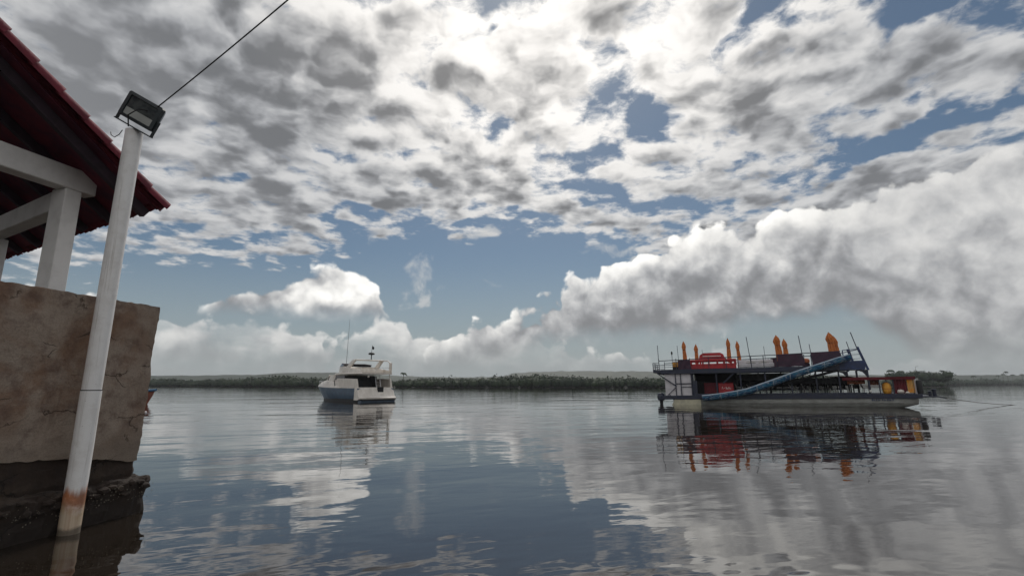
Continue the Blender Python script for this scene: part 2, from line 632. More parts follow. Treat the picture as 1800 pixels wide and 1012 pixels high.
# ------------------------------------------------------------------ water
def water_material():
    m = bpy.data.materials.new('estuary_water')
    m.use_nodes = True
    t = m.node_tree
    N = Net(t)
    b = t.nodes['Principled BSDF']
    b.inputs['Base Color'].default_value = (0.022, 0.017, 0.013, 1)
    b.inputs['Roughness'].default_value = 0.02
    b.inputs['IOR'].default_value = 1.8
    geo = t.nodes.new('ShaderNodeNewGeometry')
    P = S(N, geo.outputs['Position'])
    x, y, z = N.split(P)
    # crests lie roughly along x, turned a little (wind from ahead)
    u = x * 0.94 + y * 0.34
    v = y * 0.94 - x * 0.34
    calm = N.step(N.noise(N.xyz(u * 0.02, v * 0.06, 0), 1.0, 3, 0.5), 0.36, 0.62)
    swell = N.noise(N.xyz(u * 0.10, v * 0.28, 3.0), 1.0, 2, 0.4)
    wave = N.noise(N.xyz(u * 0.55, v * 0.95, 7.0), 1.0, 2, 0.45, dist=0.4)
    rip = N.noise(N.xyz(u * 1.5, v * 3.2, 1.0), 1.0, 3, 0.5, dist=0.3)
    near = N.step(y, 6.5, 4.2)
    height = swell * 0.060 + wave * (calm * 0.016 + 0.007) + rip * (calm * 0.0036 + 0.0012) + near * N.noise(N.xyz(u * 0.9, v * 1.5, 5.0), 1.0, 2, 0.5) * 0.04
    bn = t.nodes.new('ShaderNodeBump')
    bn.inputs['Strength'].default_value = 1.0
    bn.inputs['Distance'].default_value = 1.0
    N.put(bn.inputs['Height'], height)
    t.links.new(bn.outputs[0], b.inputs['Normal'])
    return m


wm = MB()
wm.add([(-4000, -2000, 0), (4000, -2000, 0), (4000, 4500, 0), (-4000, 4500, 0)], [(0, 1, 2, 3)])
water = struct(wm.build('water', water_material()), 'calm grey blue estuary water reflecting the cloudy sky')

# ------------------------------------------------------------------ far shore: bank, hills, mangroves, palms
rng = np.random.default_rng(11)


def foliage_material(name, a, b, c, scale):
    m = bpy.data.materials.new(name)
    m.use_nodes = True
    t = m.node_tree
    N = Net(t)
    p = t.nodes['Principled BSDF']
    p.inputs['Roughness'].default_value = 0.7
    p.inputs['Specular IOR Level'].default_value = 0.25
    geo = t.nodes.new('ShaderNodeNewGeometry')
    P = S(N, geo.outputs['Position'])
    n1 = N.noise(P, scale, 2, 0.5)
    n2 = N.noise(P, scale * 6, 2, 0.5)
    col = N.mix(N.step(n1, 0.36, 0.64), a, b)
    col = N.mix(N.step(n2, 0.45, 0.75) * 0.7, col, c)
    N.put(p.inputs['Base Color'], col)
    return m


M_leaf = foliage_material('mangrove_leaves', (0.015, 0.030, 0.016), (0.030, 0.050, 0.023), (0.044, 0.062, 0.030), 0.09)
M_leaf_dark = foliage_material('headland_leaves', (0.022, 0.042, 0.026), (0.036, 0.058, 0.032), (0.055, 0.075, 0.035), 0.11)
M_hill = foliage_material('hill_forest', (0.020, 0.034, 0.022), (0.032, 0.048, 0.028), (0.045, 0.060, 0.034), 0.03)
M_mud = material('mangrove_mud', (0.022, 0.020, 0.014), 0.9)
M_bark = material('grey_bark', (0.09, 0.075, 0.06), 0.9)


def along(line, step):
    """points every step metres along a polyline"""
    out, carry = [], 0.0
    for (x0, y0), (x1, y1) in zip(line[:-1], line[1:]):
        L = math.hypot(x1 - x0, y1 - y0)
        t = carry
        while t < L:
            out.append((x0 + (x1 - x0) * t / L, y0 + (y1 - y0) * t / L))
            t += step
        carry = t - L
    return out


SHORE = [(-740, 510), (-345, 385), (-236, 342), (-146, 290), (-58, 250), (0, 240), (65, 235), (122, 238), (158, 252), (195, 266), (222, 279), (243, 285), (247, 291)]
FAR = [(252, 302), (345, 408), (432, 505), (705, 700), (1100, 860)]
bk = MB()
pts = SHORE + FAR
n = len(pts)
rows = []
for k, (x, y) in enumerate(pts):
    rows.append([(x, y, -0.3), (x * 1.005, y + 1.5, 0.25), (x * 1.4, y * 1.4 + 150, 1.0), (x * 2.0, y * 2.0 + 900, 3.0)])
bk.loft([list(map(Vector, r)) for r in rows], cap=False)
struct(bk.build('far_bank', M_mud), 'low muddy bank under the mangroves across the water')


def crown_cards(c, r, ncards, size, rg):
    """leaf clumps over an uneven ellipsoid: (verts, quads)"""
    d = rg.normal(size=(ncards, 3))
    d /= np.linalg.norm(d, axis=1)[:, None]
    d[:, 2] = np.where(d[:, 2] < -0.35, -d[:, 2], d[:, 2])
    lob = 1 + 0.22 * np.sin(d[:, 0] * 5 + rg.uniform(0, 6)) * np.sin(d[:, 1] * 5 + rg.uniform(0, 6)) + 0.16 * np.sin(d[:, 2] * 7 + rg.uniform(0, 6))
    rad = lob * rg.uniform(0.72, 1.08, ncards)
    p = np.asarray(c) + d * np.asarray(r) * rad[:, None]
    a = rg.normal(size=(ncards, 3))
    a -= d * (a * d).sum(1)[:, None] * 0.6
    a /= np.linalg.norm(a, axis=1)[:, None]
    b = np.cross(d, a)
    b /= np.maximum(np.linalg.norm(b, axis=1), 1e-6)[:, None]
    s = size * rg.uniform(0.6, 1.4, ncards)[:, None]
    V = np.stack([p - a * s - b * s * .5, p + a * s * .3 - b * s * .8, p + a * s + b * s * .4, p - a * s * .3 + b * s * .8], 1)
    return V.reshape(-1, 3)


def core(c, r, rg):
    bm = bmesh.new()
    bmesh.ops.create_icosphere(bm, subdivisions=2, radius=1.0)
    V = [(c[0] + q.co.x * r[0] * .8, c[1] + q.co.y * r[1] * .8, c[2] + q.co.z * r[2] * .8 * (1 + .15 * math.sin(q.co.x * 6 + c[0]))) for q in bm.verts]
    bm.verts.index_update()
    Fc = [tuple(q.index for q in f.verts) for f in bm.faces]
    bm.free()
    return V, Fc


def mass(name, line, rows_n, step, hgt, mat, label, ncards, seed, spread=4.0, card=0.42):
    rg = np.random.default_rng(seed)
    mb = MB()
    for row in range(rows_n):
        for (x, y) in along(line, step):
            f = 1.0 + (row * spread) / max(60.0, math.hypot(x, y))
            h = hgt * rg.uniform(0.82, 1.08) * (0.74 + 0.09 * row)
            h *= 1 + 0.16 * math.sin(x * 0.045 + 1.0) + 0.08 * math.sin(x * 0.13)
            X, Y = x * f + rg.normal() * 1.0, y * f + rg.normal() * 1.0
            rx = rg.uniform(0.5, 0.75) * max(h, 3.2)
            c = (X, Y + rx * .4, h * 0.46)
            r = (rx, rx, h * 0.54)
            V, Fc = core(c, r, rg)
            mb.add(V, Fc, True)
            Vc = crown_cards(c, r, ncards, card * h / 5.0, rg)
            mb.add(Vc, [(4 * i, 4 * i + 1, 4 * i + 2, 4 * i + 3) for i in range(ncards)])
    o = mb.build(name, mat, fix=False)
    return tag(o, label, None, kind='stuff')


mass('mangrove_belt', SHORE[:-4], 4, 2.7, 5.0, M_leaf, 'low belt of dark green mangroves along the far shore', 80, 3, spread=3.0)
mass('mangrove_belt', [(200, 270), (222, 281), (243, 287)], 3, 3.2, 5.0, M_leaf_dark, 'dark mangroves fringing the headland right of the floating bar', 110, 4)
mass('distant_wood', FAR, 3, 6.5, 7.5, M_leaf_dark, 'distant dark wood along the far right shore', 60, 5, spread=8)


def ridge(name, label, prof, dist, depth, amp, seed):
    """wooded hill: prof = [(x, height)], crest at y = dist"""
    xs = np.arange(prof[0][0], prof[-1][0], 7.0)
    hs = np.interp(xs, [p[0] for p in prof], [p[1] for p in prof])
    ks = np.linspace(-1, 1, 15)
    secs = []
    for x, h in zip(xs, hs):
        s = []
        for k in ks:
            y = dist + k * depth
            z = h * (1 - k * k) ** 0.75 + mnoise.fractal(Vector((x * .05, y * .05, seed)), 1.0, 2.0, 3) * amp * (1 - k * k) ** 0.3
            s.append(Vector((x, y, z)))
        secs.append(s)
    mb = MB().loft(secs, cap=False, smooth=False)
    return struct(mb.build(name, M_hill), label)


ridge('hills', 'low wooded hills beyond the mangroves', [(-1500, 12), (-900, 15), (-640, 17), (-480, 18.5), (-420, 23), (-330, 23), (-250, 18), (-180, 15), (-100, 14), (-20, 14), (0, 21), (40, 24.5), (140, 26), (290, 25), (420, 22), (600, 18), (900, 18), (1500, 12)], 1000, 220, 1.8, 2.0)


def tree(x, y, h, r, label, group, seed, trunk_h):
    rg = np.random.default_rng(seed)
    root = thing('broad_tree', label, 'tree', Matrix.Translation((x, y, 0.2)), group)
    mb = MB()
    for k in range(5):
        c = (rg.normal() * r * .4, rg.normal() * r * .4, h * rg.uniform(.52, .74))
        rr = (r * rg.uniform(.5, .75), r * rg.uniform(.5, .75), h * rg.uniform(.2, .3))
        V, Fc = core(c, rr, rg)
        mb.add(V, Fc, True)
        mb.add(crown_cards(c, rr, 110, .4, rg), [(4 * i, 4 * i + 1, 4 * i + 2, 4 * i + 3) for i in range(110)])
    mb.build('crown', M_leaf_dark, root, fix=False)
    tb = MB().tube([(0, 0, -.4), (.1, 0, h * .3), (.2, .1, h * .6)], [.3, .24, .12], 7)
    tb.tube([(.1, 0, h * .3), (-r * .4, 0, h * .6)], [.14, .07], 5).tube([(.1, 0, h * .35), (r * .45, .2, h * .6)], [.14, .07], 5)
    tb.build('trunk', M_bark, root)
    return root


G = 'broad trees on the headland'
tree(226, 290, 8.2, 4.4, 'dark bushy tree at the back of the headland, just right of the lamp post', G, 21, 3)
tree(236, 290, 9.6, 5.2, 'tallest rounded dark tree in the middle of the headland', G, 22, 3)
tree(243, 291, 8.8, 4.8, 'dark rounded tree at the shoulder of the headland, right of its tallest tree', G, 23, 3)
tree(250, 294, 6.6, 4.4, 'low dark tree at the right hand tip of the headland', G, 24, 3)
tree(217, 288, 8.4, 4.0, 'dark tree rising behind the bow of the floating bar', G, 25, 3)


def palm(x, y, h, lean, r, label, group, seed, mat):
    rg = np.random.default_rng(seed)
    root = thing('palm_tree', label, 'palm tree', Matrix.Translation((x, y, 0.2)), group)
    top = Vector((lean, 0, h))
    MB().tube([(0, 0, -.4), (lean * .25, 0, h * .4), (lean * .6, 0, h * .75), top], [.22, .16, .13, .11], 6).build('trunk', M_bark, root)
    mb = MB()
    for k in range(15):
        a = 2 * math.pi * k / 15 + rg.uniform(-.2, .2)
        up = rg.uniform(-.1, 1.0)
        L = r * rg.uniform(.8, 1.15)
        d = Vector((math.cos(a), math.sin(a), 0))
        side = Vector((-math.sin(a), math.cos(a), 0))
        rows = []
        for i in range(7):
            t = i / 6
            p = top + d * L * (t - .1 * t * t) + Vector((0, 0, up * L * .55 * t - L * .75 * t * t))
            w = L * .16 * math.sin(math.pi * min(1, t * .85 + .12))
            rows.append([p - side * w - Vector((0, 0, w * .7)), p, p + side * w - Vector((0, 0, w * .7))])
        mb.loft(rows, cap=False, smooth=False)
    mb.build('crown', mat, root, fix=False)
    return root


palm(-54.5, 254, 7.0, 0.2, 2.1, 'spiky palm standing out of the mangroves just right of the motor yacht', None, 31, M_leaf)
G = 'palms along the far right shore'
for i, (x, y, h, ln, r, lab) in enumerate([
    (218, 290, 9.4, -1.0, 2.6, 'left one of the two palms above the bow awning of the floating bar'),
    (221, 290, 8.8, 1.8, 2.4, 'right hand leaning palm of the pair above the bow awning of the floating bar'),
    (273, 320, 9.8, -.6, 2.0, 'single palm rising just behind the right shoulder of the headland'),
    (509, 560, 10.4, 1.2, 3.2, 'lone low palm over the distant wood, midway between headland and picture edge'),
    (596, 620, 12.0, -1.2, 3.0, 'leaning left hand palm of the tight pair above the distant wood'),
    (600, 620, 13.4, 1.6, 3.0, 'right hand palm of the tight pair above the distant wood'),
    (607, 620, 16.4, -1.8, 3.4, 'tallest palm above the distant wood at the far right'),
    (611, 620, 12.4, 1.4, 3.2, 'shorter palm just right of the tallest one above the distant wood'),
    (624, 620, 13.0, 0.6, 3.6, 'palm cut by the right edge of the picture'),
]):
    palm(x, y, h, ln, r, lab, G, 40 + i, M_leaf_dark)

lp = thing('lamp_post', 'thin grey lamp post standing on the headland behind the floating bar', 'lamp post', Matrix.Translation((230, 288, 0)))
MB().tube([(0, 0, 0), (0, 0, 11.4)], [.09, .06], 6).build('post', M_bark, lp)
MB().tube([(0, 0, 11.2), (.5, 0, 11.5), (1.4, 0, 11.55)], .05, 5).box(1.1, 1.7, -.12, .12, 11.47, 11.6).build('lamp_head', M_bark, lp)

# ------------------------------------------------------------------ near left: sea wall, pavilion, light pole
def frame(origin, az):
    """x = heading az (degrees right of +Y), y = left of the heading, z up"""
    a = R(az)
    return Matrix(((math.sin(a), -math.cos(a), 0, origin[0]), (math.cos(a), math.sin(a), 0, origin[1]), (0, 0, 1, origin[2]), (0, 0, 0, 1)))


def stained(name, a, b, c, wet, zlo, zhi):
    m = bpy.data.materials.new(name)
    m.use_nodes = True
    t = m.node_tree
    N = Net(t)
    p = t.nodes['Principled BSDF']
    tcn = t.nodes.new('ShaderNodeTexCoord')
    P = S(N, tcn.outputs['Object'])
    x, y, z = N.split(P)
    n1 = N.noise(P, 1.1, 6, 0.62, dist=0.5)
    n2 = N.noise(P, 5.0, 7, 0.65)
    n3 = N.noise(N.xyz(x * 6, y * 6, z * 0.8), 1.0, 5, 0.6)
    col = N.mix(N.step(n1, 0.40, 0.60), a, b)
    col = N.mix(N.step(x + (n1 - .5) * 2.2, -1.0, -0.1) * 0.55, col, tuple(v * .82 for v in b))
    col = N.mix(N.step(n2, 0.44, 0.72) * 0.75, col, c)
    col = N.mix(N.step(n3, 0.56, 0.78) * 0.5, col, tuple(v * .45 for v in a))
    col = N.mix(N.step(z + (n1 - 0.5) * 0.9, zhi, zlo) * 0.75, col, wet)
    crk = N.voronoi(N.vec('ADD', N.xyz(x * .7, y, z * 1.6), N.vec('SCALE', N.noise(P, 3.0, 5, 0.6, out='Color'), scale=.5)), 1.1, feature='DISTANCE_TO_EDGE')
    crack = N.step(crk, 0.016, 0.004) * N.step(N.noise(P, 1.7, 2), 0.50, 0.58)
    col = N.mix(crack * 0.75, col, tuple(v * .2 for v in a))
    grain = N.noise(P, 60, 3, 0.7)
    col = N.mix(N.step(grain, 0.45, 0.75) * 0.45, col, tuple(v * .5 for v in a))
    N.put(p.inputs['Base Color'], col)
    p.inputs['Roughness'].default_value = 0.88
    bn = t.nodes.new('ShaderNodeBump')
    bn.inputs['Distance'].default_value = 0.02
    bn.inputs['Strength'].default_value = 0.9
    N.put(bn.inputs['Height'], n2 * 0.9 + N.noise(P, 26, 5, 0.6) * 0.5 + n1 * 0.8 - crack * 0.5)
    t.links.new(bn.outputs[0], p.inputs['Normal'])
    return m


M_plaster = stained('brown_stained_plaster', (0.205, 0.125, 0.082), (0.315, 0.255, 0.205), (0.105, 0.062, 0.048), (0.22, 0.185, 0.15), 0.7, 1.5)
M_rubble = stained('wet_rubble_stone', (0.030, 0.018, 0.013), (0.045, 0.030, 0.020), (0.018, 0.013, 0.011), (0.012, 0.008, 0.006), 0.1, 0.5)
M_shell = material('pale_barnacles', (0.16, 0.14, 0.11), 0.8, (0.07, 0.06, 0.045), 20)
M_floor = material('grey_concrete', (0.25, 0.24, 0.22), 0.85, bump=0.005)

WALL = frame((-5.49, 7.65, 0), 14)      # x runs along the wall face toward its far end at x = 0; y runs inland
wall = thing('sea_wall', 'tall brown stained plaster sea wall with crumbling wet footing', 'wall', WALL)
rw = random.Random(5)


def edge(t, k, amp):
    return (mnoise.fractal(Vector((t * k, k, 1.3)), 0.8, 2.0, 5)) * amp


# plaster coat: an outline with a broken lower edge and a chipped far end, 5 cm thick, and the wall body behind it
TOP = 2.96
low_edge = []
for i in range(0, 141):
    x = -8.0 + i * (8.0 / 140)
    base = 0.72 + (0.22 * min(1, max(0, -x - .15) / 1.6))
    low_edge.append((x, base + edge(x, 1.7, 0.05) + edge(x + 9, 7.0, 0.018)))
end_edge = []
for i in range(1, 60):
    z = 0.72 + i * (TOP - 0.72) / 60
    end_edge.append((-0.03 + edge(z, 2.2, .028) + edge(z + 4, 9.0, .014) + 0.03 * (z / 3), z))
poly = low_edge + end_edge + [(0.02, TOP), (-8.0, TOP)]


def wall_pt(u, v, d):
    return Vector((u, d, v))


pm = MB()
nseg = len(low_edge)
# triangulated with a grid so the face can undulate
cols = [p[0] for p in low_edge]
NZ = 46
Vg = []
for i, (x, zb) in enumerate(low_edge):
    for k in range(NZ + 1):
        z = zb + (TOP - zb) * k / NZ
        xx = x
        if i == nseg - 1:
            xx = -0.03 + edge(z, 2.2, .028) + edge(z + 4, 9.0, .016) + 0.03 * (z / 3)
        elif i > nseg - 6:
            xx = x - 0.02
        yy = -0.05 + mnoise.fractal(Vector((x * .9, z * .9, 3)), .8, 2, 5) * .035
        Vg.append((xx, yy, z))
Fg = []
for i in range(nseg - 1):
    for k in range(NZ):
        a = i * (NZ + 1) + k
        Fg.append((a, a + NZ + 1, a + NZ + 2, a + 1))
pm.add(Vg, Fg, True)
# rim faces give the coat its thickness
rim = [i * (NZ + 1) for i in range(nseg)] + [(nseg - 1) * (NZ + 1) + k for k in range(1, NZ + 1)] + [i * (NZ + 1) + NZ for i in range(nseg - 2, -1, -1)]
back = [(Vg[i][0], 0.02, Vg[i][2]) for i in rim]
o0 = len(pm.v)
pm.add(back, [])
for j in range(len(rim) - 1):
    pm.f.append((rim[j], rim[j + 1], o0 + j + 1, o0 + j))
    pm.sm.append(False)
pm.build('plaster', M_plaster, wall)
MB().box(-8.0, -0.10, 0.0, 0.40, -1.2, TOP - 0.01).box(-0.40, -0.10, 0.40, 5.0, -1.2, TOP - 0.01).build('wall_core', M_rubble, wall)
cp_ = []
for i in range(121):
    x = -8.0 + (8.0 - .05) * i / 120
    zt = TOP + .016 + edge(x, 1.1, .012) - max(0, edge(x + 3, 6.0, .05)) * .7
    cp_.append([Vector((x, -.035 + edge(x, 8, .012), TOP - .012)), Vector((x, -.03 + edge(x, 5, .01), zt)), Vector((x, .40, zt + .005)), Vector((x, .40, TOP - .012))])
MB().loft(cp_, close=True, smooth=False).build('coping', M_plaster, wall)
MB().box(-8.0, -0.41, 0.41, 5.0, 1.9, 2.12).build('terrace_slab', M_floor, wall)


def rough_block(x0, x1, y0, y1, z0, z1, seed, amp, name, mat, nx=60, nz=9):
    """a weathered mass: front, top and far end displaced outward unevenly"""
    mb = MB()
    path = []
    ny = 6
    prof = [(y0 + .05, z0), (y0, (z0 + z1) / 2), (y0 + .03, z1 - .06), (y0 + .08, z1), (y0 + .3, z1 + .02), (y1, z1 + .03)]
    fine = []
    for (a, b) in zip(prof[:-1], prof[1:]):
        for k in range(5):
            t = k / 5
            fine.append((a[0] + (b[0] - a[0]) * t, a[1] + (b[1] - a[1]) * t))
    fine.append(prof[-1])
    secs = []
    for i in range(nx + 1):
        x = x0 + (x1 - x0) * i / nx
        s = []
        for (y, z) in fine:
            dn = mnoise.fractal(Vector((x * 2.2, y * 2.2, z * 2.6 + seed)), .9, 2, 5) * amp
            d2 = mnoise.fractal(Vector((x * 9, y * 9, z * 9 + seed)), .9, 2, 3) * amp * .3
            taper = -0.5 * max(0, i - nx + 2) * .04
            xx = x + (dn * 1.3 if i == nx else 0)
            s.append(Vector((xx, y - (dn + d2) + (0.04 if i == nx else 0), z + (dn * .6 + d2))))
        secs.append(s)
    mb.loft(secs, cap=True, smooth=False)
    return mb.build(name, mat, wall)


rough_block(-8.0, -0.02, -0.025, 0.1, 0.30, 0.80, 2.0, 0.035, 'footing_course', M_rubble, 150)
rough_block(-8.0, 0.09, -0.20, 0.1, -0.6, 0.47, 7.0, 0.07, 'ledge', M_rubble, 160)
# stones that can be told apart in the ledge and barnacles on it
for i in range(26):
    x = -2.6 + i * 0.105 + rw.uniform(-.03, .03)
    bm = bmesh.new()
    bmesh.ops.create_icosphere(bm, subdivisions=1, radius=1)
    sx, sy, sz = rw.uniform(.05, .1), rw.uniform(.04, .07), rw.uniform(.03, .06)
    zc = 0.40 + rw.uniform(-.12, .05)
    sb = MB()
    bm.verts.index_update()
    sb.add([(x + q.co.x * sx * rw.uniform(.8, 1.15), -0.20 + q.co.y * sy - rw.uniform(0, .01), zc + q.co.z * sz * rw.uniform(.8, 1.15)) for q in bm.verts], [tuple(q.index for q in f.verts) for f in bm.faces])
    bm.free()
    sb.build('stone', M_rubble, wall)
bb = MB()
for i in range(170):
    x = rw.uniform(-2.2, 0.08)
    z = rw.gauss(.30, .07)
    y = -.235 - rw.uniform(0, .03)
    r = rw.uniform(.003, .008)
    bb.add([(x - r, y, z - r), (x + r, y, z - r), (x + r, y, z + r), (x - r, y, z + r), (x, y - r * 1.3, z)], [(0, 1, 4), (1, 2, 4), (2, 3, 4), (3, 0, 4)])
o = bb.build('barnacles', M_shell, wall, fix=False)
o['kind'] = 'stuff'
# bit of broken pipe poking out of the wall end
MB().tube([(-0.05, .05, 1.36), (0.06, .02, 1.37)], .03, 8).build('pipe_stub', M_panel, wall)

# ---- pavilion on the terrace behind the wall
PA = 16.0
pav = thing('pavilion', 'open white pavilion with maroon tiled gable roof behind the sea wall', 'pavilion', frame((-6.62, 7.0, 0), PA))
M_tile = material('maroon_roof_tile', (0.20, 0.021, 0.038), 0.75, (0.12, 0.015, 0.028), 4.0, 6, bump=0.01)
M_tile2 = material('dark_maroon_roof_tile', (0.13, 0.018, 0.03), 0.75, (0.08, 0.012, 0.02), 4.0, 6, bump=0.01)
M_batten = material('dark_roof_timber', (0.035, 0.022, 0.03), 0.8, (0.05, 0.03, 0.045), 6.0)
# local x = along the beam (away), y = left, z up;  column near edge at the origin
MB().box(0.0, 0.22, 0.0, 0.30, 2.1, 4.66, bev=.012).build('column', M_paint_white, pav)
MB().box(-4.2, 0.40, -0.012, 0.24, 4.662, 4.995, bev=.012).build('beam', M_paint_white, pav)
bdir = frame((0, 0, 0), -60 - PA + 0.0)   # second beam leaves at 76 degrees, in pavilion axes
aB = R(-60 - PA)
ub = Vector((math.cos(aB), -math.sin(aB), 0))
c0 = Vector((0.13, 0.27, 4.50))
MB().beam(c0 + ub * 0.02, c0 + ub * 4.0, 0.22, 0.31, bev=.012).build('beam', M_paint_white, pav)
c1 = Vector((0.13, 0.16, 0)) + ub * 2.9
MB().box(c1.x - .11, c1.x + .11, c1.y - .15, c1.y + .15, 2.1, 4.34, bev=.012).build('column', M_paint_white, pav)
MB().box(-4.2, -3.98, 0.0, 0.30, 2.1, 4.66, bev=.012).build('column', M_paint_white, pav)

# roof plane: eave from the corner E along ub, rising along -x
E = Vector((0.78, -0.90, 4.50))
SL = 0.62
slope = Vector((-1, 0, SL)).normalized()
nrm = ub.cross(slope)
if nrm.z < 0:
    nrm = -nrm
RUN = 4.3                                # length up the slope to the ridge


def rp(a, s, d=0.0):
    """point a metres along the eave, s metres up the slope, d above the roof plane"""
    return E + ub * a + slope * s + nrm * d


PITCHW, TL = 0.195, 0.40
tv, tf = [], []
NS = 8
for j, s in enumerate((0.0, TL * 1.12)):
    for i in range(NS + 1):
        a = PITCHW * i / NS
        w = 0.030 * math.sin(2 * math.pi * i / NS) + 0.012
        tv.append((a, s, w + (0.030 if j == 0 else 0.0)))
nb = len(tv)
tv += [(a, s, d - 0.014) for a, s, d in tv]
for i in range(NS):
    tf.append((i, i + 1, NS + 2 + i, NS + 1 + i))
    tf.append((nb + i + 1, nb + i, nb + NS + 1 + i, nb + NS + 2 + i))
    tf.append((i + 1, i, nb + i, nb + i + 1))
    tf.append((NS + 1 + i, NS + 2 + i, nb + NS + 2 + i, nb + NS + 1 + i))
tmes = []
for mt in (M_tile, M_tile2):
    me = bpy.data.meshes.new('roof_tile')
    me.from_pydata(tv, [], tf)
    me.polygons.foreach_set('use_smooth', [True] * len(tf))
    me.materials.append(mt)
    tmes.append(me)
basis = Matrix(((ub.x, slope.x, nrm.x, 0), (ub.y, slope.y, nrm.y, 0), (ub.z, slope.z, nrm.z, 0), (0, 0, 0, 1)))
deck_mb = MB()
# boarding the tiles lie on, set back from the eave so the tile ends show
deck_mb.add([rp(.06, .16, -.03), rp(7.6, .16, -.03), rp(7.6, RUN, -.03), rp(.06, RUN, -.03), rp(.06, .16, -.012), rp(7.6, .16, -.012), rp(7.6, RUN, -.012), rp(.06, RUN, -.012)],
            [(0, 1, 2, 3), (7, 6, 5, 4), (0, 4, 5, 1), (1, 5, 6, 2), (2, 6, 7, 3), (3, 7, 4, 0)])
roof = deck_mb.build('roof', M_batten, pav)
roof.data.materials[0] = material('maroon_roof_boarding', (0.15, 0.016, 0.034), 0.8, (0.07, 0.012, 0.03), 3.0, 6)
upper = MB()
for jj in range(8, 11):
    for ii in range(38):
        T_ = Matrix.Translation(rp(ii * PITCHW, jj * TL, .022)) @ basis
        upper.add([T_ @ Vector(p) for p in tv], tf, True)
upper_o = upper.build('upper_tiles', M_tile, roof, fix=False)
upper_o['kind'] = 'stuff'
count = 0
for jj in range(8):
    for ii in range(37):
        o = bpy.data.objects.new('roof_tile', tmes[rw.random() < .35])
        COL.objects.link(o)
        o.parent = roof
        p = rp(ii * PITCHW, jj * TL + rw.uniform(-.018, .018), .02 + rw.uniform(0, .008))
        rot = Matrix.Rotation(rw.uniform(-.025, .025), 4, 'Z')
        o.matrix_local = Matrix.Translation(p) @ basis @ rot
        count += 1
# verge tiles: half round caps lapped up the gable edge
for k in range(12):
    cap = MB()
    s0 = k * 0.385 - 0.03
    secs = []
    for t in range(4):
        s = s0 + .43 * t / 3
        rr = .112 - .022 * t / 3
        secs.append([rp(-.02 + rr * math.cos(a), s, .045 + rr * math.sin(a) - (0.006 * t)) for a in [math.pi * (-.12 + 1.24 * q / 10) for q in range(11)]] +
                    [rp(-.02 + (rr - .016) * math.cos(a), s, .045 + (rr - .016) * math.sin(a) - (0.006 * t)) for a in [math.pi * (-.12 + 1.24 * q / 10) for q in range(10, -1, -1)]])
    cap.loft(secs, close=True)
    cap.build('verge_tile', M_tile, roof)
MB().beam(rp(.30, .05, -.10), rp(.30, RUN, -.10), .10, .13, up=nrm).build('rafter', M_batten, pav)
for a in (1.3, 2.3, 3.3, 4.3, 5.3, 6.3):
    MB().beam(rp(a, .12, -.10), rp(a, RUN, -.10), .07, .12, up=nrm).build('rafter', M_batten, pav)
# the other slope, falling toward the land, out of the picture
RT = [rp(0, RUN, .02), rp(7.6, RUN, .02)]
dn2 = Vector((-1, 0, -SL)).normalized()
back_mb = MB()
q0 = [RT[0], RT[1], RT[1] + dn2 * RUN, RT[0] + dn2 * RUN]
back_mb.add(q0 + [p + Vector((0, 0, .05)) for p in q0], [(0, 1, 2, 3), (7, 6, 5, 4), (0, 4, 5, 1), (1, 5, 6, 2), (2, 6, 7, 3), (3, 7, 4, 0)])
back_mb.build('rear_roof', M_tile, pav)

# ---- light pole in front of the wall
M_pvc = bpy.data.materials.new('white_pvc_with_rust')
M_pvc.use_nodes = True
t_ = M_pvc.node_tree
N_ = Net(t_)
tcn_ = t_.nodes.new('ShaderNodeTexCoord')
P_ = S(N_, tcn_.outputs['Object'])
x_, y_, z_ = N_.split(P_)
nz_ = N_.noise(P_, 6.0, 6, 0.65)
ns_ = N_.noise(N_.xyz(x_ * 14, y_ * 14, z_ * 1.2), 1.0, 5, 0.6)
col_ = N_.mix(N_.step(nz_, 0.42, 0.72), (0.80, 0.79, 0.78), (0.70, 0.68, 0.66))
col_ = N_.mix(N_.step(ns_, 0.58, 0.8) * 0.35, col_, (0.36, 0.33, 0.30))
band_ = N_.step(z_ + (ns_ - 0.5) * 0.34, 0.58, 0.46) * N_.step(z_ + (nz_ - 0.5) * 0.5, 0.16, 0.40)
run_ = N_.noise(N_.xyz(x_ * 22, y_ * 22, z_ * .55), 1.0, 5, 0.65)
col_ = N_.mix(N_.step(run_, 0.56, 0.70) * 0.45, col_, (0.30, 0.26, 0.22))
col_ = N_.mix(N_.step(N_.noise(P_, 30, 3, 0.6), 0.70, 0.76) * 0.8, col_, (0.16, 0.13, 0.11))
col_ = N_.mix(band_ * 0.92, col_, N_.mix(N_.step(nz_, 0.38, 0.6), (0.45, 0.13, 0.02), (0.26, 0.08, 0.02)))
col_ = N_.mix(N_.step(z_ + (ns_ - .5) * .3, 0.42, 0.24) * 0.75, col_, N_.mix(N_.step(run_, 0.42, 0.6), (0.50, 0.36, 0.20), (0.36, 0.20, 0.08)))
col_ = N_.mix(N_.step(z_ + (nz_ - .5) * .1, 0.10, 0.05) * 0.8, col_, (0.06, 0.05, 0.04))
N_.put(t_.nodes['Principled BSDF'].inputs['Base Color'], col_)
t_.nodes['Principled BSDF'].inputs['Roughness'].default_value = 0.55

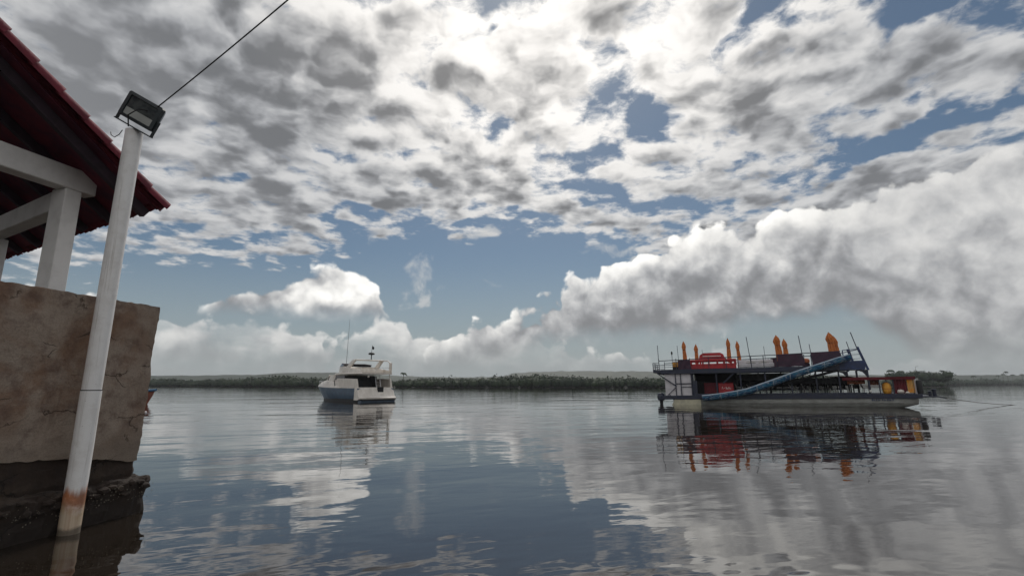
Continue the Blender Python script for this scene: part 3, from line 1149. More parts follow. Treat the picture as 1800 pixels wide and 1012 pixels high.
M_steel_dull = material('dull_steel_band', (0.30, 0.29, 0.28), 0.5, (0.2, 0.17, 0.14), 9.0)
pole = thing('light_pole', 'white pvc light pole with orange rust band and tilted floodlight on top', 'light pole', Matrix.Translation((-5.43, 6.57, 0)))
MB().tube([(-.01, 0, -1.0), (-.006, 0, 0), (.004, 0, 1.0), (0.004, 0, 1.72)], .112, 24).build('pole_shaft', M_pvc, pole)
MB().tube([(0.004, 0, 1.70), (.02, 0, 3.4), (.045, 0, 5.33)], .106, 24).build('pole_shaft', M_pvc, pole)
MB().tube([(0.004, 0, 1.712), (0.004, 0, 1.724)], .1128, 24).build('pipe_joint', M_black, pole)
fc = Vector((0.22, -0.14, 5.56))
r_ = Vector((.86, 0.10, -.48)).normalized()
nf = Vector((0.28, -0.80, -0.30))
nf = (nf - r_ * nf.dot(r_)).normalized()
u_ = nf.cross(r_)
if u_.z < 0:
    u_ = -u_
FM = Matrix(((r_.x, u_.x, nf.x, fc.x), (r_.y, u_.y, nf.y, fc.y), (r_.z, u_.z, nf.z, fc.z), (0, 0, 0, 1)))
M_case = material('black_green_cast_metal', (0.020, 0.030, 0.034), 0.45, (0.03, 0.04, 0.045), 8.0)
hw, hh = .265, .185
fl = MB()
outer = [(-hw + .02, -hh), (hw - .02, -hh), (hw, -hh + .02), (hw, hh - .02), (hw - .02, hh), (-hw + .02, hh), (-hw, hh - .02), (-hw, -hh + .02)]
inner = [(u * .82, v * .78) for u, v in outer]
ring = [[FM @ Vector((u * .8, v * .8, -.12)) for u, v in outer], [FM @ Vector((u, v, -.03)) for u, v in outer], [FM @ Vector((u, v, .03)) for u, v in outer],
        [FM @ Vector((u, v, .035)) for u, v in inner], [FM @ Vector((u * .97, v * .97, .012)) for u, v in inner]]
fl.loft(ring, close=True, cap=True, smooth=False)
for k in range(7):
    fl.box(-.2 + k * .062, -.19 + k * .062, -.12, .12, -.16, -.11, FM)
flo = fl.build('floodlight', M_case, pole)
M_lens = bpy.data.materials.new('floodlight_glass')
M_lens.use_nodes = True
b_ = M_lens.node_tree.nodes['Principled BSDF']
b_.inputs['Base Color'].default_value = (0.42, 0.44, 0.42, 1)
b_.inputs['Roughness'].default_value = 0.12
b_.inputs['Metallic'].default_value = 0.0
gm = MB()
ix, iy = hw * .82, hh * .78
gm.box(-ix * .96, ix * .96, -iy * .96, -iy * .25, .013, .019, FM)
gm.build('reflector', M_lens, flo)
M_lens2 = material('dark_floodlight_glass', (0.035, 0.045, 0.05), 0.12, (0.09, 0.10, 0.10), 7.0)
gm = MB()
gm.box(-ix * .96, ix * .96, -iy * .235, iy * .96, .013, .019, FM)
gm.build('glass', M_lens2, flo)
br = MB()
br.beam(FM @ Vector((-hw - .012, -.02, -.02)), FM @ Vector((-hw - .012, -hh - .07, -.02)), .012, .05, up=nf)
br.beam(FM @ Vector((hw + .012, -.02, -.02)), FM @ Vector((hw + .012, -hh - .07, -.02)), .012, .05, up=nf)
br.beam(FM @ Vector((-hw - .03, -hh - .07, -.02)), FM @ Vector((hw + .02, -hh - .07, -.02)), .055, .016, up=u_)
br.build('bracket', M_case, pole)
MB().tube([(-.08, -.06, 5.32), (-.10, -.08, 5.24), (-.16, -.08, 5.20), (-.22, -.07, 5.24), (-.24, -.06, 5.29)], .006, 5).build('loose_wire', M_black, pole)
cab = MB()
A0, A1 = Vector((-5.43 + .33, 6.57 - .10, 5.58)), Vector((-0.2, 3.7, 6.85))
pts = []
for i in range(25):
    tt = i / 24
    p = A0.lerp(A1, tt)
    p.z -= 0.06 * 4 * tt * (1 - tt)
    pts.append(p)
pts = [Vector((-5.36, 6.42, 5.33)), Vector((-5.27, 6.28, 5.42)), Vector((-5.16, 6.30, 5.52))] + pts
cab.tube(pts, .009, 6)
tag(cab.build('cable', M_black), 'thin black cable running from the floodlight up across the sky', 'cable')

# ------------------------------------------------------------------ two deck floating bar
# local axes: x from the stern (left) to the bow (right), y away from the shore side, z up from the waterline
BW = 6.2
ang = math.atan2(38.5 - 45.3, 31.0 - 13.44)
BAR = Matrix.Translation((13.44, 45.3, 0)) @ Matrix.Rotation(ang, 4, 'Z') @ Matrix.Rotation(R(-0.9), 4, 'Y')
bar = thing('floating_bar', 'two deck floating bar with navy frame, blue slide and white hull', 'boat', BAR)


def on_bar(x, y, z, rz=0.0, tilt=0.0):
    return BAR @ Matrix.Translation((x, y, z)) @ Matrix.Rotation(R(rz), 4, 'Z') @ Matrix.Rotation(R(tilt), 4, 'Y')


def pontoon(y0, y1, name):
    secs = []
    ym, hwid = (y0 + y1) / 2, (y1 - y0) / 2
    for i in range(25):
        t = i / 24
        x = 0.75 + (18.7 - 0.75) * t
        taper = 1.0 if t < .9 else math.sqrt(max(0.02, 1 - ((t - .9) / .1) ** 2 * .85))
        rise = 0.0 if t < .88 else ((t - .88) / .12) ** 2 * .35
        s = []
        for k in range(9):
            a = math.pi * k / 8
            yy = ym - math.cos(a) * hwid * taper * (1.0 if k in (0, 8) else .98)
            zz = 0.55 - math.sin(a) ** .6 * 0.95 + rise * math.sin(a) ** .6
            xs = -0.35 * (0.55 - zz) * (-1 if t < .02 else 0)
            s.append(Vector((x + xs, yy, zz)))
        s = [Vector((x, ym - hwid * taper, 0.55))] + s[0:] + [Vector((x, ym + hwid * taper, 0.55))]
        secs.append(s)
    return MB().loft(secs, cap=True).build(name, M_hull_grey, bar)


pontoon(-0.02, 1.5, 'hull')
pontoon(BW - 1.5, BW, 'hull')
# darker rubbing strake low on the near hull and the yellowish stern tank
MB().box(1.4, 17.6, -0.045, 0.0, .06, .10).build('rubbing_strake', M_greytarp, bar)
st = MB()
st.prism([(0.55, -.25), (3.1, -.25), (3.1, .58), (1.05, .58)], -.05, 1.55, lambda u, v, d: Vector((u, d, v)))
st.build('stern_tank', M_cream, bar)
MB().box(-0.1, 18.82, -.10, BW + .10, .43, .77, bev=.02).build('lower_deck', M_navy, bar)
# faded blue lettering on the hull, too worn to read
lt = MB()
rl = random.Random(3)
x = 15.55
for i in range(9):
    w = rl.uniform(.08, .15)
    if i == 4:
        x += .14
    lt.box(x, x + .03, -.034, -.026, .24, .40 + rl.uniform(-.03, .02))
    if i % 2 == 0:
        lt.box(x, x + w, -.034, -.026, .37, .40)
    if i % 3 == 0:
        lt.box(x + w - .03, x + w, -.034, -.026, .26, .38)
    lt.box(x, x + w * .8, -.034, -.026, .29, .32)
    x += w + .035
lt.build('lettering', M_navy2, bar)

# upper deck and its edge beams
MB().box(-.72, 15.4, -.08, BW + .08, 2.76, 3.0, bev=.015).build('upper_deck', M_navy, bar)
MB().box(-.05, 15.35, -.12, -.075, 2.64, 3.02).build('deck_edge', M_navy, bar)
MB().box(13.7, 15.42, -.14, -.09, 2.66, 3.36).build('slide_landing_panel', M_navy2, bar)
for y in (.6, 2.4, 4.2, 5.8):
    MB().beam((-.4, y, 2.70), (15.3, y, 2.70), .09, .11).build('deck_joist', M_navy, bar)

# railings: posts, top rail and mid rail, each its own piece
for y in (-.03, BW + .03):
    xs = [-.17, 1.3, 2.45, 4.0, 5.4, 6.35, 7.35, 8.3, 9.3, 11.3, 11.8, 13.9]
    for xx in xs:
        MB().tube([(xx, y, 3.0), (xx, y, 3.98)], .032, 6).build('rail_post', M_navy, bar)
    MB().tube([(-.17, y, 3.80), (1.3, y, 3.84), (2.45, y, 3.86)], .035, 6).build('top_rail', M_navy, bar)
    MB().tube([(2.45, y, 3.88), (9.3, y, 4.02), (13.9, y, 4.15)], .035, 6).build('top_rail', M_navy, bar)
    MB().tube([(-.17, y, 3.42), (2.45, y, 3.44)], .022, 6).build('mid_rail', M_navy, bar)
# stern balcony with three bars
for z in (3.05, 3.25, 3.43, 3.62):
    MB().tube([(-.16, -.03, z), (-.70, -.03, z), (-.70, BW + .03, z), (-.16, BW + .03, z)], .024, 6).build('balcony_bar', M_navy, bar)
for y in (-.03, 2.0, 4.1, BW + .03):
    MB().tube([(-.70, y, 2.8), (-.70, y, 3.64)], .034, 6).build('rail_post', M_navy, bar)
# bow end of the upper deck: raised rail round the slide landing and the raking end frame
for y in (-.03, BW * .5, BW + .03):
    MB().beam((15.1, y, 4.45), (15.62, y, 2.6), .16, .10, up=(0, 1, 0)).build('end_frame', M_navy2, bar)
    MB().beam((15.52, y, 2.66), (15.52, y, .76), .13, .13).build('deck_pillar', M_navy, bar)
for z in (4.27, 3.86, 3.52):
    MB().tube([(14.05, -.03, z - .06), (15.2, -.03, z)], .032 if z > 4 else .02, 6).build('top_rail' if z > 4 else 'mid_rail', M_navy2, bar)
MB().tube([(15.15, -.03, 4.25), (15.15, BW + .03, 4.25)], .032, 6).build('top_rail', M_navy2, bar)
MB().tube([(14.08, -.03, 3.0), (14.05, -.03, 4.2)], .04, 6).build('rail_post', M_navy2, bar)
gus = MB()
for s in (0, BW):
    gus.prism([(14.75, 2.64), (15.55, 2.64), (15.55, 1.95), (15.42, 2.2), (15.2, 2.48)], s - .03, s + .03, lambda u, v, d: Vector((u, d, v)))
gus.build('gusset', M_navy, bar)

# lower storey: pillars, stern cabin panels in a navy frame, braces
for xx in (2.62, 4.5, 6.4, 8.3, 10.2, 12.0, 13.6):
    for y in (.12, BW - .12):
        MB().beam((xx, y, .76), (xx, y, 2.76), .10, .10).build('deck_pillar', M_navy, bar)
cabin = MB().box(.25, 2.45, .10, .16, .76, 2.76).build('cabin_wall', M_panel, bar)
MB().box(.22, .28, .16, BW - .2, .76, 2.76).build('cabin_wall', M_panel, bar)
MB().box(2.40, 2.46, .16, BW - .2, .76, 2.76).build('cabin_wall', M_navy, bar)
MB().box(.25, 2.45, BW - .2, BW - .14, .76, 2.76).build('cabin_wall', M_panel, bar)
for xx in (1.14, 1.58, 2.47):
    MB().beam((xx, .05, .2 if xx == 1.58 else .6), (xx, .05, 2.78), .075, .075).build('frame_post', M_navy, bar)
MB().beam((1.14, .045, 1.78), (2.5, .045, 1.78), .06, .07).build('frame_rail', M_navy, bar)
MB().beam((1.62, .045, 1.50), (2.44, .045, 1.50), .04, .045).build('frame_rail', M_navy, bar)
MB().beam((-.40, .0, 2.72), (1.12, .0, 1.62), .085, .085).build('brace', M_navy, bar)
MB().beam((1.12, .0, 1.46), (.40, .0, .80), .05, .05).build('brace', M_navy, bar)
MB().box(2.52, 2.9, .1, 1.8, .76, 2.0).build('locker', M_navy, bar)
MB().box(2.9, 4.4, 1.6, 4.6, .76, 1.9, bev=.03).build('counter_shade_block', M_dark, bar)  # near-black counter block, its colour carries the shade under the upper deck
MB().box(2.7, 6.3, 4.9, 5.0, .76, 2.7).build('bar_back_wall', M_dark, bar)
MB().beam((6.0, .06, 2.66), (5.0, .06, 1.75), .08, .10).build('brace', M_navy, bar)
MB().box(2.6, 15.3, BW - .12, BW - .05, 1.05, 1.20).build('side_bench_rail', M_navy, bar)
MB().box(2.6, 15.3, .0, .06, .74, .90).build('toe_board', M_navy, bar)

# grey awning hanging under the upper deck on the far side, and the dark one rolled below it
aw = []
for i in range(34):
    x = 5.6 + i * .16
    sag = .05 * math.sin(i * 1.3) + .04 * math.sin(i * .55)
    aw.append([Vector((x, BW - .45 - sag - .05 * k, 2.62 - k * (.16 + .01 * math.sin(i * .8)))) for k in range(6)])
MB().loft(aw, cap=False).build('awning', M_greytarp, bar)
rolltube = [(6.4 + i * .36, BW - .9, 1.78 + .035 * math.sin(i * 1.7)) for i in range(26)]
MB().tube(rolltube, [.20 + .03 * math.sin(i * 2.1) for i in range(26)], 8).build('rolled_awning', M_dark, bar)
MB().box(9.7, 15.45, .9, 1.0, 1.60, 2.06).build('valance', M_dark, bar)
MB().box(6.3, 15.4, BW - .30, BW - .24, 1.36, 2.0).build('interior_shade_panel', M_dark, bar)  # dark panel added on the far side to make the lower deck read as shaded
lip = None

# water slide: open blue channel from the landing down to the water, with pale joint bands, on a dark truss
M_slide = bpy.data.materials.new('blue_swirl_slide')
M_slide.use_nodes = True
t_ = M_slide.node_tree
N_ = Net(t_)
tcn_ = t_.nodes.new('ShaderNodeTexCoord')
P_ = S(N_, tcn_.outputs['Object'])
P2_ = N_.vec('MULTIPLY', P_, (0.8, 1.0, 2.2))
n_ = N_.noise(P2_, 1.9, 4, 0.6, dist=1.6)
c_ = N_.mix(N_.step(n_, 0.42, 0.56), (0.016, 0.06, 0.16), (0.045, 0.20, 0.34))
c_ = N_.mix(N_.step(N_.noise(P2_, 2.2, 4, 0.6, dist=2.4), 0.52, 0.62) * 0.85, c_, (0.42, 0.50, 0.56))
N_.put(t_.nodes['Principled BSDF'].inputs['Base Color'], c_)
t_.nodes['Principled BSDF'].inputs['Roughness'].default_value = 0.35
path = [(14.35, 3.50), (13.6, 3.28), (12.2, 2.82), (10.5, 2.26), (9.4, 1.86), (8.4, 1.50), (7.6, 1.22), (7.0, 1.00), (6.2, .82), (4.9, .60), (3.9, .48), (3.25, .42)]
secs = []
for i, (x, z) in enumerate(path):
    j0, j1 = max(0, i - 1), min(len(path) - 1, i + 1)
    d = Vector((path[j1][0] - path[j0][0], 0, path[j1][1] - path[j0][1])).normalized()
    up = Vector((-d.z, 0, d.x))
    if up.z < 0:
        up = -up
    out = []
    for k in range(13):
        a = math.pi * (1.0 + k / 12)
        out.append(Vector((x, -.62 + .46 * math.cos(a), z + .10)) + up * (.46 * math.sin(a) + .22))
    for k in range(12, -1, -1):
        a = math.pi * (1.0 + k / 12)
        out.append(Vector((x, -.62 + .42 * math.cos(a), z + .10)) + up * (.42 * math.sin(a) + .22))
    secs.append(out)
slide = MB().loft(secs, close=True).build('slide', M_slide, bar)
for k in (0, 12):
    MB().tube([s[k] + Vector((0, 0, .01)) for s in secs], .045, 6).build('slide_highlight', material('pale_slide_highlight', (0.25, 0.36, 0.48), .4, (0.45, 0.52, 0.58), 2.0), slide)  # pale tubes added to paint the bright highlight along the slide edges
M_band = material('pale_blue_band', (0.42, 0.50, 0.58), 0.5)
for (x, z) in ((11.3, 2.52), (10.0, 2.07), (8.75, 1.62), (7.5, 1.18), (6.0, .79), (4.7, .57), (12.5, 2.92)):
    b = MB()
    pp = []
    for k in range(13):
        a = math.pi * (1.0 + k / 12)
        pp.append(Vector((x + .03 * math.sin(a) * -1, -.62 + .475 * math.cos(a), z + .33 + .485 * math.sin(a))))
    b.tube(pp, .028, 5)
    b.build('slide_band', M_band, slide)
MB().tube([(13.5, -.2, 2.62), (9.6, -.2, 1.66)], .11, 6).build('slide_truss', M_dark, bar)
for k in range(6):
    x = 9.9 + k * .34 + (.25 if k > 3 else 0)
    zt = 2.28 + (x - 10.5) * .33 - .18
    zb = 1.66 + (x - 9.6) * .246
    MB().beam((x + .08, -.22, zt), (x - .05, -.22, zb), .05, .05).build('slide_strut', M_dark, bar)

# bow shelter: maroon flat awning, pillars
cp = []
for i in range(20):
    x = 13.75 + i * .25
    cp.append([Vector((x, -.10 + BW * 1.03 * k / 6, 2.12 + .07 * math.sin(k * 1.5 + i) * (1 if 0 < k < 6 else .2) + .05 * math.sin(i * .9) - .012 * i)) for k in range(7)])
canopy = MB().loft(cp, cap=False, smooth=True).build('bow_awning', material('maroon_awning', (0.20, 0.045, 0.035), 0.8, (0.10, 0.02, 0.02), 1.6, 5, bump=.03, bscale=4), bar)
MB().box(13.75, 18.5, -.14, -.09, 1.84, 2.06).build('awning_fringe', M_maroon, bar)
for xx in (16.2, 17.1, 18.35):
    for y in (.02, BW - .02):
        MB().beam((xx, y, .76), (xx, y, 2.0), .07, .07).build('deck_pillar', M_navy, bar)
# bow platform, with mooring bitts
MB().box(18.8, 20.35, 1.4, 4.6, .46, .56, bev=.02).build('bow_platform', M_navy, bar)
MB().beam((18.8, 1.7, .70), (20.2, 1.7, .72), .06, .06).build('platform_rail', M_navy, bar)
MB().lathe([(.10, 0), (.10, .28), (.16, .30), (.16, .36), (.08, .38)], 10, (19.95, 2.0, .56)).build('mooring_bitt', M_navy, bar)
MB().lathe([(.13, 0), (.13, .42), (.18, .44), (.18, .52), (.08, .55)], 10, (20.25, 2.0, .56)).build('mooring_bitt', M_navy, bar)
MB().tube([(20.3, 2.0, .52), (20.95, 2.0, .38)], [.05, .03], 6).build('bow_spar', M_navy, bar)
# outboard motor on the stern bracket
ob_ = MB()
ob_.loft([[Vector((-.25 + r * math.cos(a) * 1.15, .8 + r * math.sin(a) * .8, z)) for a in [2 * math.pi * k / 12 for k in range(12)]] for r, z in ((.12, .30), (.26, .36), (.30, .62), (.28, .86), (.18, .98), (.06, 1.0))], close=True)
om = ob_.build('outboard_motor', material('dark_blue_cowl', (0.015, 0.020, 0.045), 0.3), bar)
MB().loft([[Vector((-.25 + sx * w, .8 + sy * .06, z)) for sx, sy in ((-1, -1), (1, -1), (1, 1), (-1, 1))] for w, z in ((.16, .34), (.13, 0.0), (.11, -.5))], close=True).build('motor_leg', M_black, om)
MB().beam((-.1, .8, .45), (.75, .8, .50), .22, .10).build('motor_bracket', M_navy, om)
MB().tube([(-.05, .0, .70), (.7, .0, .66)], .04, 6).tube([(.5, .0, .9), (1.2, .0, .1)], .035, 6).build('stern_step', M_navy, bar)

# tarpaulin screens laced to the rail, each one leaning a little differently
for (x0, x1, y, z0, z1, sd) in ((1.45, 2.42, -.09, 3.02, 3.84, 1), (9.35, 11.2, -.09, 3.04, 4.06, 2), (11.85, 13.85, -.09, 3.04, 4.14, 3), (9.5, 11.1, BW + .09, 3.04, 4.06, 4)):
    s = []
    for i in range(15):
        x = x0 + (x1 - x0) * i / 14
        s.append([Vector((x + .06 * k * (.5 if i == 14 else 0), y + .035 * math.sin(i * .9 + sd + k), z1 - (z1 - z0) * k / 5 - .03 * abs(math.sin(i * .9)) * (k == 0))) for k in range(6)])
    sc = MB().loft(s, cap=False)
    b2 = [[p + Vector((0, .012, 0)) for p in q] for q in s]
    sc.loft(b2, cap=False)
    sc.build('deck_screen', M_purple, bar)

# flag poles and lamp stalks round the upper deck
for (x, y, z0, z1, lean, r) in ((-.18, 0, 3.0, 5.20, -.02, .028), (.62, BW - .1, 3.0, 4.80, 0, .026), (1.25, BW - .1, 3.0, 5.55, -.06, .024), (3.55, BW - .1, 3.0, 5.05, -.04, .02),
                               (7.35, 0, 3.0, 5.62, -.18, .030), (9.1, BW - .1, 3.0, 5.15, -.08, .02), (11.28, 0, 3.0, 5.52, -.18, .032), (12.95, BW - .1, 3.0, 5.2, -.12, .03),
                               (15.1, -.03, 4.2, 5.62, -.32, .034), (16.3, BW - .05, 2.7, 5.3, -.5, .032)):
    MB().tube([(x, y, z0), (x + lean, y, z1)], r, 6).build('flag_pole', M_navy, bar)
MB().lathe([(.03, -.1), (.08, 0), (.09, .14), (.03, .26)], 8, (.62, BW - .1, 4.74)).build('pole_lamp', M_black, bar)

# ---- things standing on it
def umbrella(M, H, w, label, tall=1.0):
    root = thing('folded_umbrella', label, 'umbrella', M, 'folded orange umbrellas on the upper deck')
    MB().lathe([(.30, 0), (.30, .05), (.08, .09), (.05, .16)], 12).build('base', M_dark, root)
    MB().tube([(0, 0, .1), (0, 0, H - .02)], .024, 8).build('pole', M_bark, root)
    L = H - .55
    prof = [(.05, -.04), (w * .62, .0), (w * .80, L * .10), (w * .78, L * .34), (w * .70, L * .50), (w * .62, L * .62), (w * .74, L * .70), (w * .84, L * .77), (w * .76, L * .81), (w * .62, L * .88), (w * .34, L * .95), (.035, L)]
    MB().lathe(prof, 40, (0, 0, .55), ripple=lambda a, z: .20 * math.sin(a * 7 + z * 1.8) + .09 * math.sin(a * 3 + z * 4)).build('canopy', M_orange, root)
    MB().lathe([(w * .66, 0), (w * .70, .02), (w * .66, .05)], 24, (0, 0, .55 + L * .60)).build('tie_strap', M_maroon, root)
    MB().lathe([(.02, 0), (.035, .03), (.01, .09)], 8, (0, 0, H - .03)).build('finial', M_bark, root)
    return root


umbrella(on_bar(2.05, 1.0, 3.0, 10, -1), 2.52, .20, 'folded orange umbrella nearest the stern, above the dark purple screen')
umbrella(on_bar(2.95, 5.0, 3.0, 40, 1), 2.50, .20, 'folded orange umbrella half hidden by the left end of the red seating')
umbrella(on_bar(5.74, 1.0, 3.0, 70, -1), 2.62, .19, 'slim folded orange umbrella at the right end of the red seating')
umbrella(on_bar(6.78, 5.0, 3.0, 15, -2.5), 2.64, .19, 'slim folded umbrella standing at the left end of the pale bench')
umbrella(on_bar(9.72, 1.0, 3.0, 25, -4), 2.70, .29, 'wide folded umbrella behind the left edge of the long purple screen')
umbrella(on_bar(10.75, 5.0, 3.0, 55, -5), 2.66, .24, 'narrower folded umbrella close right of a wide one over the purple screen')
umbrella(on_bar(13.72, 1.3, 3.0, 5, -4), 2.78, .32, 'wide folded umbrella nearest the slide landing, in front of its twin')
umbrella(on_bar(14.75, 5.0, 3.0, 33, -4), 2.72, .28, 'folded umbrella mostly hidden behind the wide one at the slide landing')

# red seating: low moulded bench ring with open slots and a raised backed seat
rs = thing('red_seating', 'red moulded seating with slotted sides and raised bench on the upper deck', 'seating', on_bar(2.45, .35, 3.0))
sb_ = MB().box(0, 3.75, 0, 1.5, 0, .46, bev=.05)
for x in (0, .5, 1.0, 1.5, 2.2, 2.75, 3.3, 3.65):
    sb_.box(x, x + .14, 0, .12, .30, .66, bev=.02).box(x, x + .14, 1.38, 1.5, .30, .66, bev=.02)
sb_.box(0, 3.78, -.02, .16, .64, .84, bev=.05)
sb_.box(0, 3.78, 1.36, 1.52, .64, .84, bev=.05)
sb_.build('bench_ring', M_red, rs)
tb_ = MB()
tb_.prism([(.75, .86), (2.95, .86), (2.8, 1.28), (2.55, 1.42), (1.15, 1.42), (.85, 1.24)], .45, .62, lambda u, v, d: Vector((u, d, v)))
tb_.prism([(.75, .86), (2.95, .86), (2.9, 1.02), (.8, 1.02)], .62, 1.2, lambda u, v, d: Vector((u, d, v)))
tb_.build('raised_backrest', M_red, rs)
for x in (.8, 2.75):
    MB().box(x, x + .14, .5, 1.1, .30, .87).build('support', M_red, rs)
MB().box(1.1, 2.6, .40, .45, 1.1, 1.16).build('pale_trim', M_chair, rs)
wb = thing('deck_bench', 'long low pale grey bench between the red seating and the purple screen', 'bench', on_bar(6.35, .6, 3.0))
MB().box(0, 2.8, 0, .9, .08, .40, bev=.04).build('base', M_panel, wb)
MB().box(0, 2.8, .62, .9, .40, .72, bev=.05).build('backrest', M_panel, wb)
MB().lathe([(.42, 0), (.40, .07), (.2, .14), (.05, .16)], 14, (1.05, .45, .40)).build('cushion', M_greytarp, wb)
MB().lathe([(.42, 0), (.40, .07), (.2, .12), (.05, .14)], 14, (2.05, .45, .40)).build('cushion', M_greytarp, wb)
yb = thing('yellow_box', 'small yellow box on the upper deck beside the first purple screen', 'box', on_bar(.95, .5, 3.0))
MB().box(0, .46, 0, .4, .25, .66, bev=.04).build('body', M_yellow, yb)
MB().box(-.02, .48, -.02, .42, .66, .74, bev=.02).build('lid', M_panel, yb)
MB().box(0, .46, 0, .4, 0, .24).build('stand', M_dark, yb)
oc = thing('orange_cushion', 'orange cushion on a seat in the gap between two purple screens', 'cushion', on_bar(11.25, .4, 3.0))
MB().lathe([(.18, 0), (.28, .05), (.30, .25), (.22, .36), (.05, .40)], 14, (.25, .2, .28)).build('body', material('faded_orange_cloth', (0.55, 0.16, 0.07), .8), oc)
MB().box(0, .5, 0, .45, 0, .28, bev=.03).build('seat_block', M_purple, oc)

# lower deck furniture
ck = thing('drinks_cooler', 'red drinks cooler with white script on the lower deck above the slide', 'cooler', on_bar(4.62, .9, .765))
MB().box(0, 1.22, 0, .7, .08, 1.0, bev=.04).build('body', M_red, ck)
MB().box(-.02, 1.24, -.02, .72, 1.0, 1.07, bev=.02).build('lid', M_maroon, ck)
MB().box(.05, .2, .05, .2, 0, .08).box(1.0, 1.15, .05, .2, 0, .08).box(.05, .2, .5, .65, 0, .08).box(1.0, 1.15, .5, .65, 0, .08).build('feet', M_dark, ck)
wr = MB()
for k, (x, h, w) in enumerate(((.26, .22, .12), (.44, .04, .08), (.60, .20, .05), (.68, .14, .10), (.82, .20, .04), (.90, .14, .10))):
    if k == 0:
        wr.beam((x, -.006, .50), (x + .06, -.006, .50 + h), .02, .03, up=(0, 1, 0)).beam((x + .06, -.006, .50 + h), (x + w, -.006, .50), .02, .03, up=(0, 1, 0))
    elif k == 1:
        wr.box(x, x + w, -.012, -.002, .58, .61)
    else:
        wr.box(x, x + .03, -.012, -.002, .50, .50 + h).box(x + .03, x + w, -.012, -.002, .50, .53).box(x + w - .02, x + w, -.012, -.002, .50, .50 + h * .7)
wr.build('script', M_chair, ck)
db = thing('dark_fridge', 'dark red fridge beside the bright red drinks cooler on the lower deck', 'fridge', on_bar(3.45, .95, .76))
MB().box(0, 1.05, 0, .7, .05, 1.05, bev=.03).build('body', M_maroon, db)
MB().box(.06, .99, -.02, .0, .12, .98, bev=.008).build('door', M_maroon, db)
MB().box(.9, .94, -.06, -.02, .4, .8).build('handle', M_dark, db)


def chair(M, label):
    root = thing('plastic_chair', label, 'chair', M, 'white plastic chairs on the lower deck')
    MB().box(-.22, .22, -.22, .22, .41, .45, bev=.015).build('seat', M_chair, root)
    s = []
    for i in range(7):
        t = i / 6
        s.append([Vector((-.22 - .16 * t - .02 * math.cos(q), q * .15, .42 + .48 * t - .04 * abs(q) * t)) for q in (-1.4, -.7, 0, .7, 1.4)] + [Vector((-.25 - .16 * t - .02 * math.cos(q), q * .15, .42 + .48 * t - .04 * abs(q) * t)) for q in (1.4, .7, 0, -.7, -1.4)])
    MB().loft(s, close=True).build('backrest', M_chair, root)
    for sx in (-1, 1):
        for sy in (-1, 1):
            MB().beam((sx * .19, sy * .19, .42), (sx * .24, sy * .23, 0), .045, .045).build('leg', M_chair, root)
    for sy in (-1, 1):
        MB().tube([(-.30, sy * .23, .66), (.16, sy * .24, .64), (.2, sy * .23, .44)], .02, 6).build('armrest', M_chair, root)
    return root


spots = [(6.45, 'white plastic chair just right of the red drinks cooler'), (7.40, 'second white chair right of the red cooler, above the slide'),
         (10.75, 'leftmost white chair of the row showing under the slide'), (11.65, 'second white chair from the slide in the open row'), (12.6, 'white chair of the open row below the upper end of the slide'),
         (13.55, 'white chair left of the last two before the end frame'), (14.5, 'white chair just left of the end frame pillar'), (15.95, 'white chair just right of the end frame pillar')]
ch0 = chair(on_bar(spots[0][0], 3.0, .90 - .14, 8), spots[0][1])
for i, (x, lab) in enumerate(spots[1:]):
    copy_tree(ch0, on_bar(x, 2.6 + .3 * (i % 2), .76, [5, -6, 3, 10, -4, 2, 0][i]), lab)


def table(M, label):
    root = thing('bar_table', label, 'table', M, 'dark tables on the lower deck')
    MB().box(-.28, .28, -.6, .6, .70, .75, bev=.015).build('tabletop', M_dark, root)
    MB().tube([(0, -.4, 0), (0, -.4, .70)], .05, 6).build('leg', M_dark, root)
    MB().tube([(0, .4, 0), (0, .4, .70)], .05, 6).build('leg', M_dark, root)
    MB().box(.25, .40, -.5, .5, .40, 1.10, bev=.03).build('partition', M_dark, root)
    return root


tl = [(7.0, 'dark table between the two white chairs above the slide'), (8.9, 'dark table hidden low behind the middle of the slide'), (11.2, 'leftmost dark table in the open row under the slide'), (12.13, 'second dark table of the open row'),
      (13.08, 'middle dark table of the open row'), (14.03, 'dark table left of the last chair before the pillar'), (15.0, 'dark table standing against the end frame pillar')]
t0_ = table(on_bar(tl[0][0], 2.9, .76), tl[0][1])
for x, lab in tl[1:]:
    copy_tree(t0_, on_bar(x, 2.8, .76), lab)

# bow: drum, curtains, buoys, fender, float
dr = thing('orange_drum', 'round orange and yellow drum on the lower deck near the bow', 'drum', on_bar(16.72, .30, .77))
MB().lathe([(.20, 0), (.27, .06), (.30, .3), (.30, .55), (.25, .76), (.18, .82)], 16).build('body', M_yellow, dr)
MB().lathe([(.302, .0), (.306, .02), (.302, .05)], 16, (0, 0, .36)).build('hoop', M_orange, dr)
MB().lathe([(.16, 0), (.14, .05), (.05, .07)], 12, (0, 0, .82)).build('lid', M_orange, dr)


def curtain(x0, x1, y, z0, z1, mat, name, label, sd):
    s = []
    for i in range(25):
        x = x0 + (x1 - x0) * i / 24
        s.append([Vector((x - x0, .05 * math.sin(i * 1.15 + sd) * (.5 + .1 * k), (z1 - z0) * k / 5)) for k in range(6)])
    m = MB().loft(s, cap=False)
    m.loft([[p + Vector((0, .015, 0)) for p in q] for q in s], cap=False)
    o = m.build(name, mat)
    o.matrix_world = on_bar(x0, y, z0)
    return tag(o, label, 'curtain', 'curtains hanging at the bow')


